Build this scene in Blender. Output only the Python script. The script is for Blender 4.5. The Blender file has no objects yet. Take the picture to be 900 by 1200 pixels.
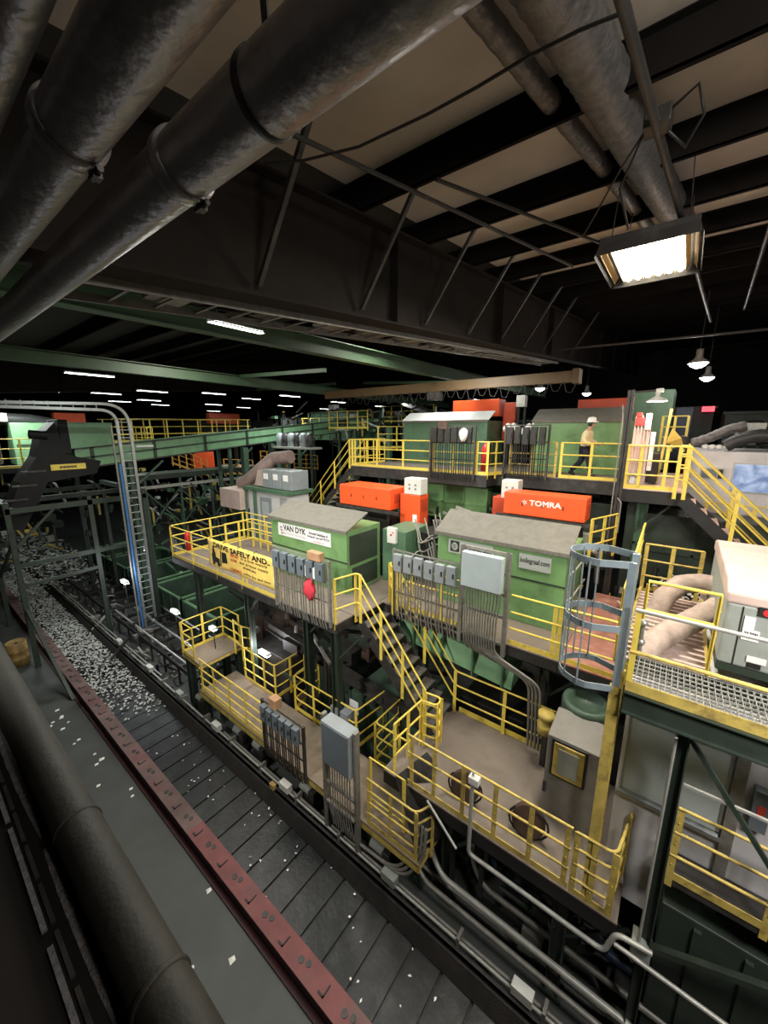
import bpy, bmesh, math, random
from mathutils import Vector, Matrix
R = random.Random(7)
SC = bpy.context.scene
COL = SC.collection
ZF = 9.0            # camera eye is 9 m above the ground floor; geometry is written relative to the eye
pi = math.pi

# ------------------------------------------------------------------ materials
_M = {}
def mat(name, c, rough=.55, metal=0., var=.18, scale=6., bump=.0, bscale=30., dirt=None, dscale=2.5, damt=.5, spec=.5):
    if name in _M: return _M[name]
    m = bpy.data.materials.new(name); m.use_nodes = True
    nt = m.node_tree; N = nt.nodes; L = nt.links; b = N['Principled BSDF']
    b.inputs['Roughness'].default_value = rough; b.inputs['Metallic'].default_value = metal
    b.inputs['Specular IOR Level'].default_value = spec
    tc = N.new('ShaderNodeTexCoord')
    no = N.new('ShaderNodeTexNoise'); no.inputs['Scale'].default_value = scale; no.inputs['Detail'].default_value = 5
    L.new(tc.outputs['Object'], no.inputs['Vector'])
    cr = N.new('ShaderNodeValToRGB')
    cr.color_ramp.elements[0].position = .3; cr.color_ramp.elements[1].position = .7
    cr.color_ramp.elements[0].color = tuple(max(0, x*(1-var)) for x in c)+(1,)
    cr.color_ramp.elements[1].color = tuple(min(1, x*(1+var)) for x in c)+(1,)
    L.new(no.outputs['Fac'], cr.inputs['Fac'])
    out = cr.outputs['Color']
    if dirt:
        n2 = N.new('ShaderNodeTexNoise'); n2.inputs['Scale'].default_value = dscale; n2.inputs['Detail'].default_value = 8; n2.inputs['Roughness'].default_value = .7
        L.new(tc.outputs['Object'], n2.inputs['Vector'])
        c2 = N.new('ShaderNodeValToRGB'); c2.color_ramp.elements[0].position = .5; c2.color_ramp.elements[1].position = .68
        c2.color_ramp.elements[0].color = (0, 0, 0, 1); c2.color_ramp.elements[1].color = (damt, damt, damt, 1)
        L.new(n2.outputs['Fac'], c2.inputs['Fac'])
        mx = N.new('ShaderNodeMix'); mx.data_type = 'RGBA'
        L.new(c2.outputs['Color'], mx.inputs['Factor']); L.new(out, mx.inputs['A']); mx.inputs['B'].default_value = tuple(dirt)+(1,)
        out = mx.outputs['Result']
    L.new(out, b.inputs['Base Color'])
    if bump:
        n3 = N.new('ShaderNodeTexNoise'); n3.inputs['Scale'].default_value = bscale; n3.inputs['Detail'].default_value = 3
        L.new(tc.outputs['Object'], n3.inputs['Vector'])
        bp = N.new('ShaderNodeBump'); bp.inputs['Strength'].default_value = bump; bp.inputs['Distance'].default_value = .02
        L.new(n3.outputs['Fac'], bp.inputs['Height']); L.new(bp.outputs['Normal'], b.inputs['Normal'])
    _M[name] = m; return m
def emit(name, c, s):
    if name in _M: return _M[name]
    m = bpy.data.materials.new(name); m.use_nodes = True; nt = m.node_tree; b = nt.nodes['Principled BSDF']
    b.inputs['Base Color'].default_value = (.8, .8, .8, 1)
    b.inputs['Emission Color'].default_value = tuple(c)+(1,); b.inputs['Emission Strength'].default_value = s
    _M[name] = m; return m
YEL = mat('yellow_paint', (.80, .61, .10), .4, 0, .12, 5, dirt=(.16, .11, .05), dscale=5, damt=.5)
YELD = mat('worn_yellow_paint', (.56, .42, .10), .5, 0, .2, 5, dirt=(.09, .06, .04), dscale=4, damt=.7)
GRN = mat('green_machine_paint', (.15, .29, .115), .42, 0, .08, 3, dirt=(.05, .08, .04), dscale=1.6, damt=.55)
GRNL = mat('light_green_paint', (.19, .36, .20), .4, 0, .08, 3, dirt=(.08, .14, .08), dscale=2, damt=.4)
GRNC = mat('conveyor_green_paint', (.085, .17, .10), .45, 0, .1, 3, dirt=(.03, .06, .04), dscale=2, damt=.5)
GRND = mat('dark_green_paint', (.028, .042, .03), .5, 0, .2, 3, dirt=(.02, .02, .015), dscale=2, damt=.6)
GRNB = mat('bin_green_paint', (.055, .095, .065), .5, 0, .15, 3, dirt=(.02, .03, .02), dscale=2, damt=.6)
BEAMG = mat('crane_beam_green', (.045, .085, .045), .5, 0, .15, 2)
LID = mat('dusty_grey_lid', (.15, .142, .12), .8, 0, .10, 8, bump=.2, dirt=(.10, .095, .075), damt=.5)
LIDW = mat('white_lid', (.62, .62, .6), .6, 0, .06, 5)
ORG = mat('orange_paint', (.82, .10, .025), .38, 0, .06, 4)
ORGD = mat('dark_orange_paint', (.5, .06, .02), .45, 0, .1, 4)
BLK = mat('black_steel', (.014, .013, .012), .55, 0, .3, 4)
STL = mat('dark_steel', (.045, .042, .04), .5, .3, .25, 5, dirt=(.1, .09, .075), damt=.4)
GIRD = mat('dark_girder_paint', (.017, .0135, .011), .8, 0, .25, 1.2, spec=.15, dirt=(.03, .026, .022), dscale=1, damt=.4)
GALV = mat('galvanised_steel', (.36, .38, .38), .4, .75, .15, 10)
GALP = mat('pale_conduit_metal', (.42, .42, .38), .45, .3, .15, 10)
CGRY = mat('grey_conduit_metal', (.25, .24, .215), .5, .4, .2, 10)
CAGE = mat('blue_grey_ladder_paint', (.26, .32, .35), .45, .2, .12, 6)
GRYB = mat('grey_enclosure_paint', (.27, .30, .32), .4, 0, .08, 4, dirt=(.2, .18, .14), damt=.3)
GRYL = mat('light_grey_panel', (.46, .53, .55), .4, 0, .05, 4)
GRYP = mat('slate_grey_panel', (.13, .155, .175), .35, 0, .06, 4)
WHT = mat('white_enclosure', (.66, .66, .62), .45, 0, .06, 6, dirt=(.4, .36, .28), damt=.4)
DECK = mat('brown_dusty_deck', (.19, .155, .125), .75, 0, .15, 4, bump=.15, dirt=(.11, .09, .07), dscale=2, damt=.6)
DECKR = mat('dusty_plank_deck', (.23, .18, .13), .8, 0, .2, 6, bump=.2, dirt=(.12, .09, .06), dscale=3, damt=.6)
TREAD = mat('stair_tread_steel', (.12, .11, .095), .7, .2, .3, 14)
CONC = mat('grey_concrete_floor', (.068, .073, .070), .6, 0, .15, 1.2, bump=.1, bscale=8, dirt=(.055, .055, .05), dscale=.7, damt=.6)
PIPE = mat('grey_duct_steel', (.33, .315, .325), .36, .5, .15, 3, bump=.5, bscale=14, dirt=(.09, .085, .08), dscale=3, damt=.5)
FLEX = mat('flexible_duct_foil', (.17, .16, .155), .5, .5, .3, 12, bump=.8, bscale=25)
HOSE = mat('pale_insulated_hose', (.36, .28, .235), .85, 0, .2, 6, bump=.6, bscale=14, dirt=(.25, .18, .13), damt=.6)
HOSD = mat('dark_ribbed_hose', (.04, .04, .04), .45, .1, .3, 12, bump=.4)
ROOF = mat('roof_insulation', (.60, .54, .47), .8, 0, .1, 1.2, bump=.35, bscale=4)
WALLD = mat('dark_wall_sheet', (.035, .034, .032), .8, 0, .2, 1)
BELT = mat('black_belt_plate', (.018, .019, .02), .42, .35, .35, 3, bump=.25, bscale=12, dirt=(.06, .062, .062), dscale=2.2, damt=.5)
RUB = mat('rubber_skirt', (.02, .017, .015), .7, 0, .3, 5, bump=.4)
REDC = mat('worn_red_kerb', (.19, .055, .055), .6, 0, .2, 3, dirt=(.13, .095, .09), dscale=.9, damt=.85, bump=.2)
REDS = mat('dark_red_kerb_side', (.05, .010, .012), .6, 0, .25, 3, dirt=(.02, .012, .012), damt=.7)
RED = mat('red_plastic', (.62, .03, .03), .4, 0, .1)
CLOTH = mat('red_cloth', (.6, .04, .06), .9, 0, .2, 8)
BANN = mat('yellow_banner_vinyl', (.85, .60, .15), .6, 0, .08, 4, bump=.4, bscale=5)
INK = mat('black_ink', (.012, .012, .012), .6, 0, 0)
INKR = mat('red_ink', (.5, .05, .03), .6, 0, 0)
INKG = mat('grey_ink', (.3, .27, .3), .6, 0, 0)
SIGNW = mat('white_sign_face', (.72, .72, .74), .5, 0, .03)
SIGNG = mat('grey_sign_face', (.36, .39, .37), .5, 0, .05)
WHP = mat('white_cabin_panel', (.62, .61, .62), .45, 0, .06, 2, dirt=(.35, .33, .31), damt=.35)
CORR = mat('pale_corrugated_panel', (.36, .38, .38), .5, .2, .08, 3)
CRANE = mat('yellow_brown_crane_paint', (.085, .05, .015), .55, 0, .15, 2)
BRN = mat('brown_tank_paint', (.06, .035, .025), .6, 0, .3)
BLU = mat('blue_pipe_paint', (.05, .16, .38), .4, 0, .1)
BLUD = mat('dark_blue_sheet', (.02, .035, .07), .5, 0, .1)
PINK = mat('pink_lit_pale_casing', (.56, .43, .38), .6, 0, .08, 3, dirt=(.38, .28, .24), damt=.5)  # pinkish lamp light is mixed into this base colour
ACG = mat('grey_green_casing', (.30, .33, .30), .5, 0, .06, 3, dirt=(.22, .22, .18), damt=.5)
WASTE = mat('shredded_pale_waste', (.55, .56, .53), .8, 0, .5, 20)
PAPER = mat('white_paper', (.85, .85, .82), .8, 0, .05)
BARR = mat('ochre_drum', (.42, .27, .09), .6, 0, .25, 6, dirt=(.2, .15, .1))
CHU = mat('black_chute_steel', (.006, .006, .006), .6, 0, .3, 4, spec=.3)
OLV = mat('olive_duct_paint', (.010, .0085, .005), .65, .0, .3, 4, bump=.2, dirt=(.03, .025, .02))
DUST = mat('pale_lint_dust', (.13, .12, .125), .95, 0, .35, 16, bump=.8, bscale=60)
CARD = mat('cardboard', (.42, .24, .13), .85, 0, .15)
SKIN = mat('skin', (.45, .25, .17), .6, 0, .05)
SHIRT = mat('tan_high_visibility_shirt', (.60, .52, .30), .85, 0, .15, 12)
TROU = mat('dark_navy_trousers', (.015, .018, .03), .85, 0, .2, 12)
BOOT = mat('black_boot_leather', (.012, .01, .01), .6, 0, .1)
HELM = mat('white_hard_hat', (.8, .8, .78), .3, 0, .02)
GLASS = _M['window_glass'] = bpy.data.materials.new('window_glass'); GLASS.use_nodes = True
_b = GLASS.node_tree.nodes['Principled BSDF']; _b.inputs['Base Color'].default_value = (.42, .47, .45, 1); _b.inputs['Roughness'].default_value = .22; _b.inputs['Specular IOR Level'].default_value = .7
_t = GLASS.node_tree.nodes.new('ShaderNodeTexNoise'); _t.inputs['Scale'].default_value = 3
_r = GLASS.node_tree.nodes.new('ShaderNodeMapRange'); _r.inputs['To Min'].default_value = .15; _r.inputs['To Max'].default_value = .5
GLASS.node_tree.links.new(_t.outputs['Fac'], _r.inputs['Value']); GLASS.node_tree.links.new(_r.outputs['Result'], _b.inputs['Roughness'])
def screen_mat():
    m = bpy.data.materials.new('lit_cabin_window'); m.use_nodes = True; nt = m.node_tree; b = nt.nodes['Principled BSDF']
    n = nt.nodes.new('ShaderNodeTexNoise'); n.inputs['Scale'].default_value = 2.2; n.inputs['Detail'].default_value = 3; n.inputs['Distortion'].default_value = 1.2
    c = nt.nodes.new('ShaderNodeTexCoord'); nt.links.new(c.outputs['Object'], n.inputs['Vector'])
    r = nt.nodes.new('ShaderNodeValToRGB'); r.color_ramp.elements[0].position = .42; r.color_ramp.elements[1].position = .66
    r.color_ramp.elements[0].color = (.10, .19, .42, 1); r.color_ramp.elements[1].color = (.5, .62, .85, 1)
    nt.links.new(n.outputs['Fac'], r.inputs['Fac']); nt.links.new(r.outputs['Color'], b.inputs['Emission Color'])
    b.inputs['Emission Strength'].default_value = .75; b.inputs['Base Color'].default_value = (.1, .13, .2, 1); b.inputs['Roughness'].default_value = .15
    return m
SCREEN = screen_mat()
TUBE = emit('fluorescent_tube', (1, .93, .76), 24)
STRIP = emit('cool_strip_tube', (.93, 1, .95), 14)
FLOOD = emit('white_flood_lens', (.95, .95, 1), 22)
EXITM = emit('red_exit_face', (1, .03, .06), 3)
WARM = emit('warm_lamp_lens', (1, .78, .66), 16)

# ------------------------------------------------------------------ geometry collector
class G:
    def __init__(s): s.v = []; s.f = []; s.m = []; s.sm = []; s.cur = 0
    def add(s, vs, fs, smooth=False):
        o = len(s.v); s.v += [Vector(v) for v in vs]
        for f in fs: s.f.append([i+o for i in f]); s.m.append(s.cur); s.sm.append(smooth)
        return s
    def box(s, a, b):
        x0, x1 = sorted((a[0], b[0])); y0, y1 = sorted((a[1], b[1])); z0, z1 = sorted((a[2], b[2]))
        return s.add([(x0,y0,z0),(x1,y0,z0),(x1,y1,z0),(x0,y1,z0),(x0,y0,z1),(x1,y0,z1),(x1,y1,z1),(x0,y1,z1)],
                     [(0,3,2,1),(4,5,6,7),(0,1,5,4),(1,2,6,5),(2,3,7,6),(3,0,4,7)])
    def bar(s, p, q, w, t, up=(0,0,1)):
        """rectangular bar p->q, w along side, t along up"""
        p = Vector(p); q = Vector(q); d = (q-p)
        if d.length < 1e-6: return s
        d.normalize(); u = Vector(up)
        if abs(d.dot(u)) > .99: u = Vector((0,1,0)) if abs(d.y) < .9 else Vector((1,0,0))
        a = d.cross(u).normalized()*w/2; b = a.cross(d).normalized()*t/2
        vs = [p-a-b, p+a-b, p+a+b, p-a+b, q-a-b, q+a-b, q+a+b, q-a+b]
        return s.add(vs, [(0,1,2,3),(7,6,5,4),(4,5,1,0),(5,6,2,1),(6,7,3,2),(7,4,0,3)])
    def tube(s, pts, r, n=8, caps=True):
        pts = [Vector(p) for p in pts]; k = len(pts)
        if k < 2: return s
        rs = r if isinstance(r, (list, tuple)) else [r]*k
        t0 = (pts[1]-pts[0]).normalized(); ref = Vector((0,0,1)) if abs(t0.z) < .9 else Vector((1,0,0))
        a = t0.cross(ref).normalized(); vs = []
        for i in range(k):
            if i == 0: t = t0
            elif i == k-1: t = (pts[i]-pts[i-1]).normalized()
            else:
                t = ((pts[i]-pts[i-1]).normalized()+(pts[i+1]-pts[i]).normalized())
                t = t.normalized() if t.length > 1e-5 else (pts[i]-pts[i-1]).normalized()
            a = (a - t*a.dot(t)); a = a.normalized() if a.length > 1e-5 else t.orthogonal().normalized()
            b = t.cross(a)
            for j in range(n):
                an = 2*pi*j/n; vs.append(pts[i]+(a*math.cos(an)+b*math.sin(an))*rs[i])
        fs = [(i*n+j, i*n+(j+1)%n, (i+1)*n+(j+1)%n, (i+1)*n+j) for i in range(k-1) for j in range(n)]
        s.add(vs, fs, True)
        if caps: s.add([vs[j] for j in range(n)], [tuple(range(n))[::-1]]); s.add(vs[-n:], [tuple(range(n))])
        return s
    def prism(s, poly, ax, a, b):
        """poly: 2D points in the plane normal to ax, extruded a..b"""
        def P(u, v, w): return {'x': (w,u,v), 'y': (u,w,v), 'z': (u,v,w)}[ax]
        n = len(poly); vs = [P(u,v,a) for u,v in poly]+[P(u,v,b) for u,v in poly]
        return s.add(vs, [tuple(range(n)), tuple(range(2*n-1,n-1,-1))]+[(i,(i+1)%n,n+(i+1)%n,n+i) for i in range(n)])
    def poly(s, pts): return s.add(pts, [tuple(range(len(pts)))])
    def sphere(s, c, r, n=10, sc=(1,1,1)):
        vs = []; m = n//2+1
        for i in range(m):
            th = pi*i/(m-1)
            for j in range(n):
                ph = 2*pi*j/n; vs.append((c[0]+r*sc[0]*math.sin(th)*math.cos(ph), c[1]+r*sc[1]*math.sin(th)*math.sin(ph), c[2]+r*sc[2]*math.cos(th)))
        return s.add(vs, [(i*n+j, i*n+(j+1)%n, (i+1)*n+(j+1)%n, (i+1)*n+j) for i in range(m-1) for j in range(n)], True)
    def lathe(s, c, prof, n=20, axis='z'):
        vs = []
        for r, h in prof:
            for j in range(n):
                a = 2*pi*j/n; u, v = r*math.cos(a), r*math.sin(a)
                vs.append({'z': (c[0]+u,c[1]+v,c[2]+h), 'y': (c[0]+u,c[1]+h,c[2]+v), 'x': (c[0]+h,c[1]+u,c[2]+v)}[axis])
        return s.add(vs, [(i*n+j, i*n+(j+1)%n, (i+1)*n+(j+1)%n, (i+1)*n+j) for i in range(len(prof)-1) for j in range(n)], True)
    def link(s, name, mats, parent=None, origin=None, bevel=0):
        if not isinstance(mats, (list, tuple)): mats = [mats]
        if parent is not None: o0 = wloc(parent)
        elif origin is not None: o0 = Vector(origin)
        else:
            xs = [v.x for v in s.v]; ys = [v.y for v in s.v]; zs = [v.z for v in s.v]
            o0 = Vector(((min(xs)+max(xs))/2, (min(ys)+max(ys))/2, min(zs)))
        me = bpy.data.meshes.new(name); me.from_pydata([v-o0 for v in s.v], [], s.f)
        for m in mats: me.materials.append(m)
        for p, mi, sm in zip(me.polygons, s.m, s.sm): p.material_index = mi; p.use_smooth = sm
        bm = bmesh.new(); bm.from_mesh(me); bmesh.ops.recalc_face_normals(bm, faces=bm.faces); bm.to_mesh(me); bm.free()
        me.update()
        o = bpy.data.objects.new(name, me); COL.objects.link(o)
        if parent is not None: o.parent = parent
        else: o.location = o0
        if bevel:
            md = o.modifiers.new('bevel', 'BEVEL'); md.width = bevel; md.segments = 2; md.limit_method = 'ANGLE'
        return o
def wloc(o):
    v = Vector((0,0,0))
    while o is not None: v = v+o.location; o = o.parent
    return v
def tag(o, label=None, cat=None, group=None, kind=None):
    if label: o['label'] = label
    if cat: o['category'] = cat
    if group: o['group'] = group
    if kind: o['kind'] = kind
    return o
def thing(name, loc, label, cat, group=None):
    o = bpy.data.objects.new(name, None); COL.objects.link(o); o.location = loc; o.empty_display_size = .2
    return tag(o, label, cat, group)
def struct(name, g, m, label=None):
    o = g.link(name, m); o['kind'] = 'structure'; return o
def fillet(pts, r=.15, n=5):
    pts = [Vector(p) for p in pts]; out = [pts[0]]
    for i in range(1, len(pts)-1):
        a, b, c = pts[i-1], pts[i], pts[i+1]; u = (a-b); v = (c-b); rr = min(r, u.length*.45, v.length*.45)
        p = b+u.normalized()*rr; q = b+v.normalized()*rr
        for k in range(n+1):
            t = k/n; out.append(p*(1-t)**2+b*2*t*(1-t)+q*t*t)
    out.append(pts[-1]); return out
_tc = {}
def text_geo(txt):
    if txt in _tc: return _tc[txt]
    cu = bpy.data.curves.new('tmp', 'FONT'); cu.body = txt; cu.size = 1; cu.resolution_u = 2
    ob = bpy.data.objects.new('tmp', cu); COL.objects.link(ob)
    dg = bpy.context.evaluated_depsgraph_get(); me = bpy.data.meshes.new_from_object(ob.evaluated_get(dg))
    vs = [v.co.copy() for v in me.vertices]; fs = [tuple(p.vertices) for p in me.polygons]
    bpy.data.objects.remove(ob); bpy.data.curves.remove(cu); bpy.data.meshes.remove(me)
    _tc[txt] = (vs, fs); return vs, fs
def text(g, txt, o, w, h, xd=(1,0,0), yd=(0,0,1), bold=0):
    """text filling width w and height h, its lower left at o"""
    vs, fs = text_geo(txt)
    x0 = min(v.x for v in vs); x1 = max(v.x for v in vs); y0 = min(v.y for v in vs); y1 = max(v.y for v in vs)
    X = Vector(xd); Y = Vector(yd); o = Vector(o)
    offs = [(0,0)] if not bold else [(0,0),(bold,0),(0,bold),(bold,bold)]
    nrm = X.cross(Y).normalized()
    for k, (a, b) in enumerate(offs):
        g.add([o+X*((v.x-x0)/(x1-x0)*w+a)+Y*((v.y-y0)/(y1-y0)*h+b)+nrm*(.0004*k) for v in vs], fs)
    return g

# ------------------------------------------------------------------ generators
def railing(label, pts, group=None, h=1.07, m=YEL, spacing=1.25, toe=True, posts=None, rails=(1., .66, .33), name='guard_railing', pw=.075, r=.021, cat='railing', lean=0):
    pts = [Vector(p) for p in pts]
    t = thing(name, pts[0], label, cat, group)
    segs = [(pts[i], pts[i+1]) for i in range(len(pts)-1)]
    for k, f in enumerate(rails):
        g = G(); g.tube(fillet([p+Vector((0,0,h*f)) for p in pts], .12), r, 7)
        g.link('top_rail' if k == 0 else 'mid_rail', m, t)
    if posts is None:
        posts = []
        for i, (a, b) in enumerate(segs):
            n = max(1, round((b-a).length/spacing))
            for j in range(n+1):
                if j == 0 and i > 0: continue
                p = a.lerp(b, j/n)
                if i == 0 and j == 0: p = a.lerp(b, .03)
                if i == len(segs)-1 and j == n: p = a.lerp(b, .98)
                posts.append((p, (b-a).normalized()))
    for p, d in posts:
        d = Vector((d.x, d.y, 0)).normalized() if Vector((d.x,d.y,0)).length > .01 else Vector((1,0,0))
        g = G(); g.bar(p+Vector((0,0,-.14)), p+Vector((0,0,h)), pw, .014, up=Vector((-d.y,d.x,0)))
        g.bar(p+Vector((-d.y,d.x,0))*.012+Vector((0,0,-.14)), p+Vector((-d.y,d.x,0))*.012+Vector((0,0,h-.04)), .014, .04, up=Vector((-d.y,d.x,0)))
        for zz in (.2, .5, .8): g.sphere(p+Vector((-d.y,d.x,0))*-.01+Vector((0,0,h*zz)), .012, 6)
        g.link('post', m, t)
    if toe:
        for a, b in segs:
            g = G(); g.bar(a+Vector((0,0,.04)), b+Vector((0,0,.04)), .012, .11); g.link('toe_board', m, t)
    return t
def deck(label, x0, x1, y0, y1, z, m=DECK, cols=(), name='walkway_platform', beam=.26, edge=STL, floorz=-9., cat='platform', col_m=GRND, brace=True):
    t = thing(name, ((x0+x1)/2, (y0+y1)/2, z-beam), label, cat)
    G().box((x0,y0,z-.03), (x1,y1,z)).link('deck_plate', m, t)
    for yy in (y0, y1):
        s = 1 if yy == y0 else -1
        g = G(); g.box((x0,yy,z-beam),(x1,yy+s*.012,z-.03)); g.box((x0,yy,z-beam),(x1,yy+s*.08,z-beam+.014)); g.box((x0,yy,z-.045),(x1,yy+s*.08,z-.031)); g.link('edge_beam', edge, t)
    g = G(); n = max(2, int((x1-x0)/1.3))
    for i in range(n+1):
        x = x0+(x1-x0)*i/n; x = min(max(x, x0+.04), x1-.04)
        g.box((x-.03,y0+.015,z-beam+.02),(x+.03,y1-.015,z-.032))
    g.link('cross_beam', edge, t)
    for cx, cy in cols:
        g = G(); w = .1
        g.box((cx-w,cy-w,floorz),(cx-w+.016,cy+w,z-beam)); g.box((cx+w-.016,cy-w,floorz),(cx+w,cy+w,z-beam)); g.box((cx-w,cy-.008,floorz),(cx+w,cy+.008,z-beam))
        g.box((cx-.16,cy-.16,floorz),(cx+.16,cy+.16,floorz+.02)); g.box((cx-.14,cy-.12,z-beam-.02),(cx+.14,cy+.12,z-beam))
        g.link('support_column', col_m, t)
        if brace:
            g = G(); g.bar((cx+.08,cy,z-beam-.9),(cx+.85,cy,z-beam-.02),.05,.05); g.link('knee_brace', col_m, t)
    return t
def stairs(label, p0, p1, w, n, group=None, mt=TREAD, ms=STL, side='y'):
    """p0 top centre, p1 bottom centre"""
    p0 = Vector(p0); p1 = Vector(p1); t = thing('steel_staircase', p1, label, 'staircase', group)
    d = Vector((p1.x-p0.x, p1.y-p0.y, 0)).normalized(); s = Vector((-d.y, d.x, 0))
    for k in (-1, 1):
        G().bar(p0+s*k*w/2+Vector((0,0,-.14)), p1+s*k*w/2+Vector((0,0,.02)), .014, .26).link('stringer', ms, t)
    for i in range(n):
        f = (i+.5)/n; c = p0.lerp(p1, f); c.z = p0.z+(p1.z-p0.z)*(i+1)/(n+1)
        g = G(); g.bar(c-s*(w/2-.01), c+s*(w/2-.01), .26, .03); g.bar(c-s*(w/2-.01)+d*.12+Vector((0,0,.008)), c+s*(w/2-.01)+d*.12+Vector((0,0,.008)), .035, .04)
        g.link('tread', mt, t)
    return t
def rack(label, x0, x1, y, z0, z1, n, bm=GRYB, fm=CGRY, cab=CGRY, rows=1, name='switch_rack', extra=None, bh=.3, zbase=None, cond=True):
    """steel frame in an x-z plane carrying a row of switch boxes with conduits below"""
    zb = z0 if zbase is None else zbase
    t = thing(name, ((x0+x1)/2, y, zb), label, 'switch rack')
    for x in (x0, x1): G().box((x-.03,y-.03,zb),(x+.03,y+.03,z1)).link('frame_post', fm, t)
    for k in range(4):
        z = z0+.12+(z1-z0-.14)*k/3; G().box((x0,y-.02,z-.018),(x1,y+.0,z+.018)).link('frame_rail', fm, t)
    w = (x1-x0-.1)/n
    for i in range(n):
        cx = x0+.05+w*(i+.5); zt = z1-.05-R.random()*.03
        g = G(); g.box((cx-w*.38,y-.14,zt-bh),(cx+w*.38,y-.025,zt)); b = g.link('switch_box', bm, t, bevel=.008)
        G().box((cx+w*.2,y-.165,zt-bh*.6),(cx+w*.28,y-.14,zt-bh*.35)).link('lever', BLK, b)
        if cond:
            g = G()
            for q in (-.28, 0, .28):
                x = cx+w*q; g.tube([(x,y-.08,zt-bh),(x,y-.07,z0+.1+R.random()*.2),(x+.02,y-.03,z0-.05)], .017, 6)
            g.link('conduit', cab, b)
    return t
def sbox(a, b, m, name, label, cat, zb, group=None):
    t = thing(name, ((a[0]+b[0])/2,(a[1]+b[1])/2,zb), label, cat, group)
    G().box(a, b).link('enclosure', m, t, bevel=.02)
    for x in (a[0]+.05, b[0]-.05): G().box((x-.04,b[1]-.12,zb),(x+.04,b[1]-.04,a[2])).link('support_post', BLK, t)
    G().box((a[0]+.08,a[1]-.01,a[2]+.08),(b[0]-.08,a[1],b[2]-.08)).link('front_cover', m, t)
    return t
def mbox(a, b, m, name, label, cat, group=None, bevel=.02):
    o = G().box(a, b).link(name, m, bevel=bevel); return tag(o, label, cat, group)

# ================================================================== SETTING
struct('floor', G().box((-75,-4,-9.2),(14,55,-9.0)), CONC)
def zr(y): return 2.66+.105*y      # underside of the roof sheet
def zt_(y): return 2.34+.105*y     # top of girder / bottom of purlins
PURL = mat('dark_purlin_paint', (.012, .010, .009), .9, 0, .2, 1.5, spec=.1)
SHADEROOF = mat('shade_dark_roof_sheet', (.022, .02, .018), .8, 0, .2, 1)  # near-black roof copy, stands in for the shade left of the girder
g = G()
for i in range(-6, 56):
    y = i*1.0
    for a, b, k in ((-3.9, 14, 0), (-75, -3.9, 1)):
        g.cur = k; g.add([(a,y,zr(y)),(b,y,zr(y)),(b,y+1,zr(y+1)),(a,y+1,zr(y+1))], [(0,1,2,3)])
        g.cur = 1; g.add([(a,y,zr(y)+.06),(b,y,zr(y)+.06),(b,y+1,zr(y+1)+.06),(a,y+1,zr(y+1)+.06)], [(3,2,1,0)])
ceil = struct('ceiling', g, [ROOF, SHADEROOF])
yp = 4.33; k = 0
while yp < 46:
    g = G(); z = zt_(yp); g.box((-60,yp-.012,z),(14,yp+.012,z+.31)); g.box((-60,yp-.012,z),(14,yp+.06,z+.012)); g.box((-60,yp-.09,z+.30),(14,yp+.01,z+.32))
    g.link('roof_purlin', PURL, ceil); yp += 1.67; k += 1
struct('wall_far', G().box((-75,54.8,-9),(14,55,9)), WALLD)
struct('wall_left', G().box((-75.2,-6,-9),(-75,55,9)), WALLD)
struct('wall_right', G().box((14,-6,-9),(14.2,55,9)), WALLD)
struct('wall_near', G().box((-75,-6.2,-9),(14,-6,3)), WALLD)

# ================================================================== ROOF STEEL
def girder(x, y0, y1, label, dx=0):
    zb = lambda y: 1.17+.084*y
    t = thing('roof_girder', (x, y0, zb(y0)), label, 'girder')
    g = G(); g.add([(x,y0,zb(y0)),(x,y1,zb(y1)),(x,y1,zt_(y1)),(x,y0,zt_(y0)),(x-.02,y0,zb(y0)),(x-.02,y1,zb(y1)),(x-.02,y1,zt_(y1)),(x-.02,y0,zt_(y0))],
          [(0,1,2,3),(7,6,5,4),(0,4,5,1),(3,2,6,7),(1,5,6,2),(0,3,7,4)]); g.link('web', GIRD, t)
    G().bar((x-.01,y0,zb(y0)),(x-.01,y1,zb(y1)),.34,.03).link('bottom_flange', GIRD, t)
    G().bar((x-.01,y0,zt_(y0)-.015),(x-.01,y1,zt_(y1)-.015),.34,.03).link('top_flange', GIRD, t)
    y = 5.2
    while y < y1-1:
        G().box((x-.15,y-.01,zb(y)),(x+.15,y+.01,zt_(y)-.03)).link('stiffener', GIRD, t); y += 4.2
    return t
gd = girder(-3.9, -4, 40, 'deep dark tapered roof girder running away across the upper middle')
for i in range(9):
    y = 2.66+1.67*i
    if i in (0, 1, 2, 3, 4, 5, 6, 8):
        zb = 1.17+.084*y
        G().bar((-3.82,y+.1,zb+.12),(-2.95,y+.1,zt_(y)+.05),.05,.05).link('diagonal_brace', STL, gd)
girder(-21.5, -4, 45, 'second roof girder far to the left beyond the strip lights')

# debris and cable trays along the girder
t = thing('girder_cable_tray', (-4.35, 1, 1.3), 'dark ladder tray of loose cables and panels under the big girder', 'cable tray')
for k in (0, 1):
    x = -4.15-k*.62; G().bar((x,1,1.22),(x,16,2.45),.03,.08).link('side_rail', CGRY, t)
for i in range(34):
    y = 1.2+i*.44; z = 1.22+.082*(y-1); G().bar((-4.15,y,z),(-4.77,y,z),.03,.02).link('rung', CGRY, t)
for i in range(7):
    y = 1.8+i*1.15+R.random()*.4; z = 1.25+.082*(y-1)
    G().box((-4.7,y,z+.02),(-4.25,y+.3+R.random()*.5,z+.05)).link('cover_panel', LID if i % 2 else CGRY, t)
g = G()
for q in range(4):
    g.tube([(-4.3-q*.11+.04*math.sin(i*1.3+q),1+i*.75,1.29+.082*i*.75+.03*math.sin(i*2+q*2)) for i in range(20)], .013, 5)
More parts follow.
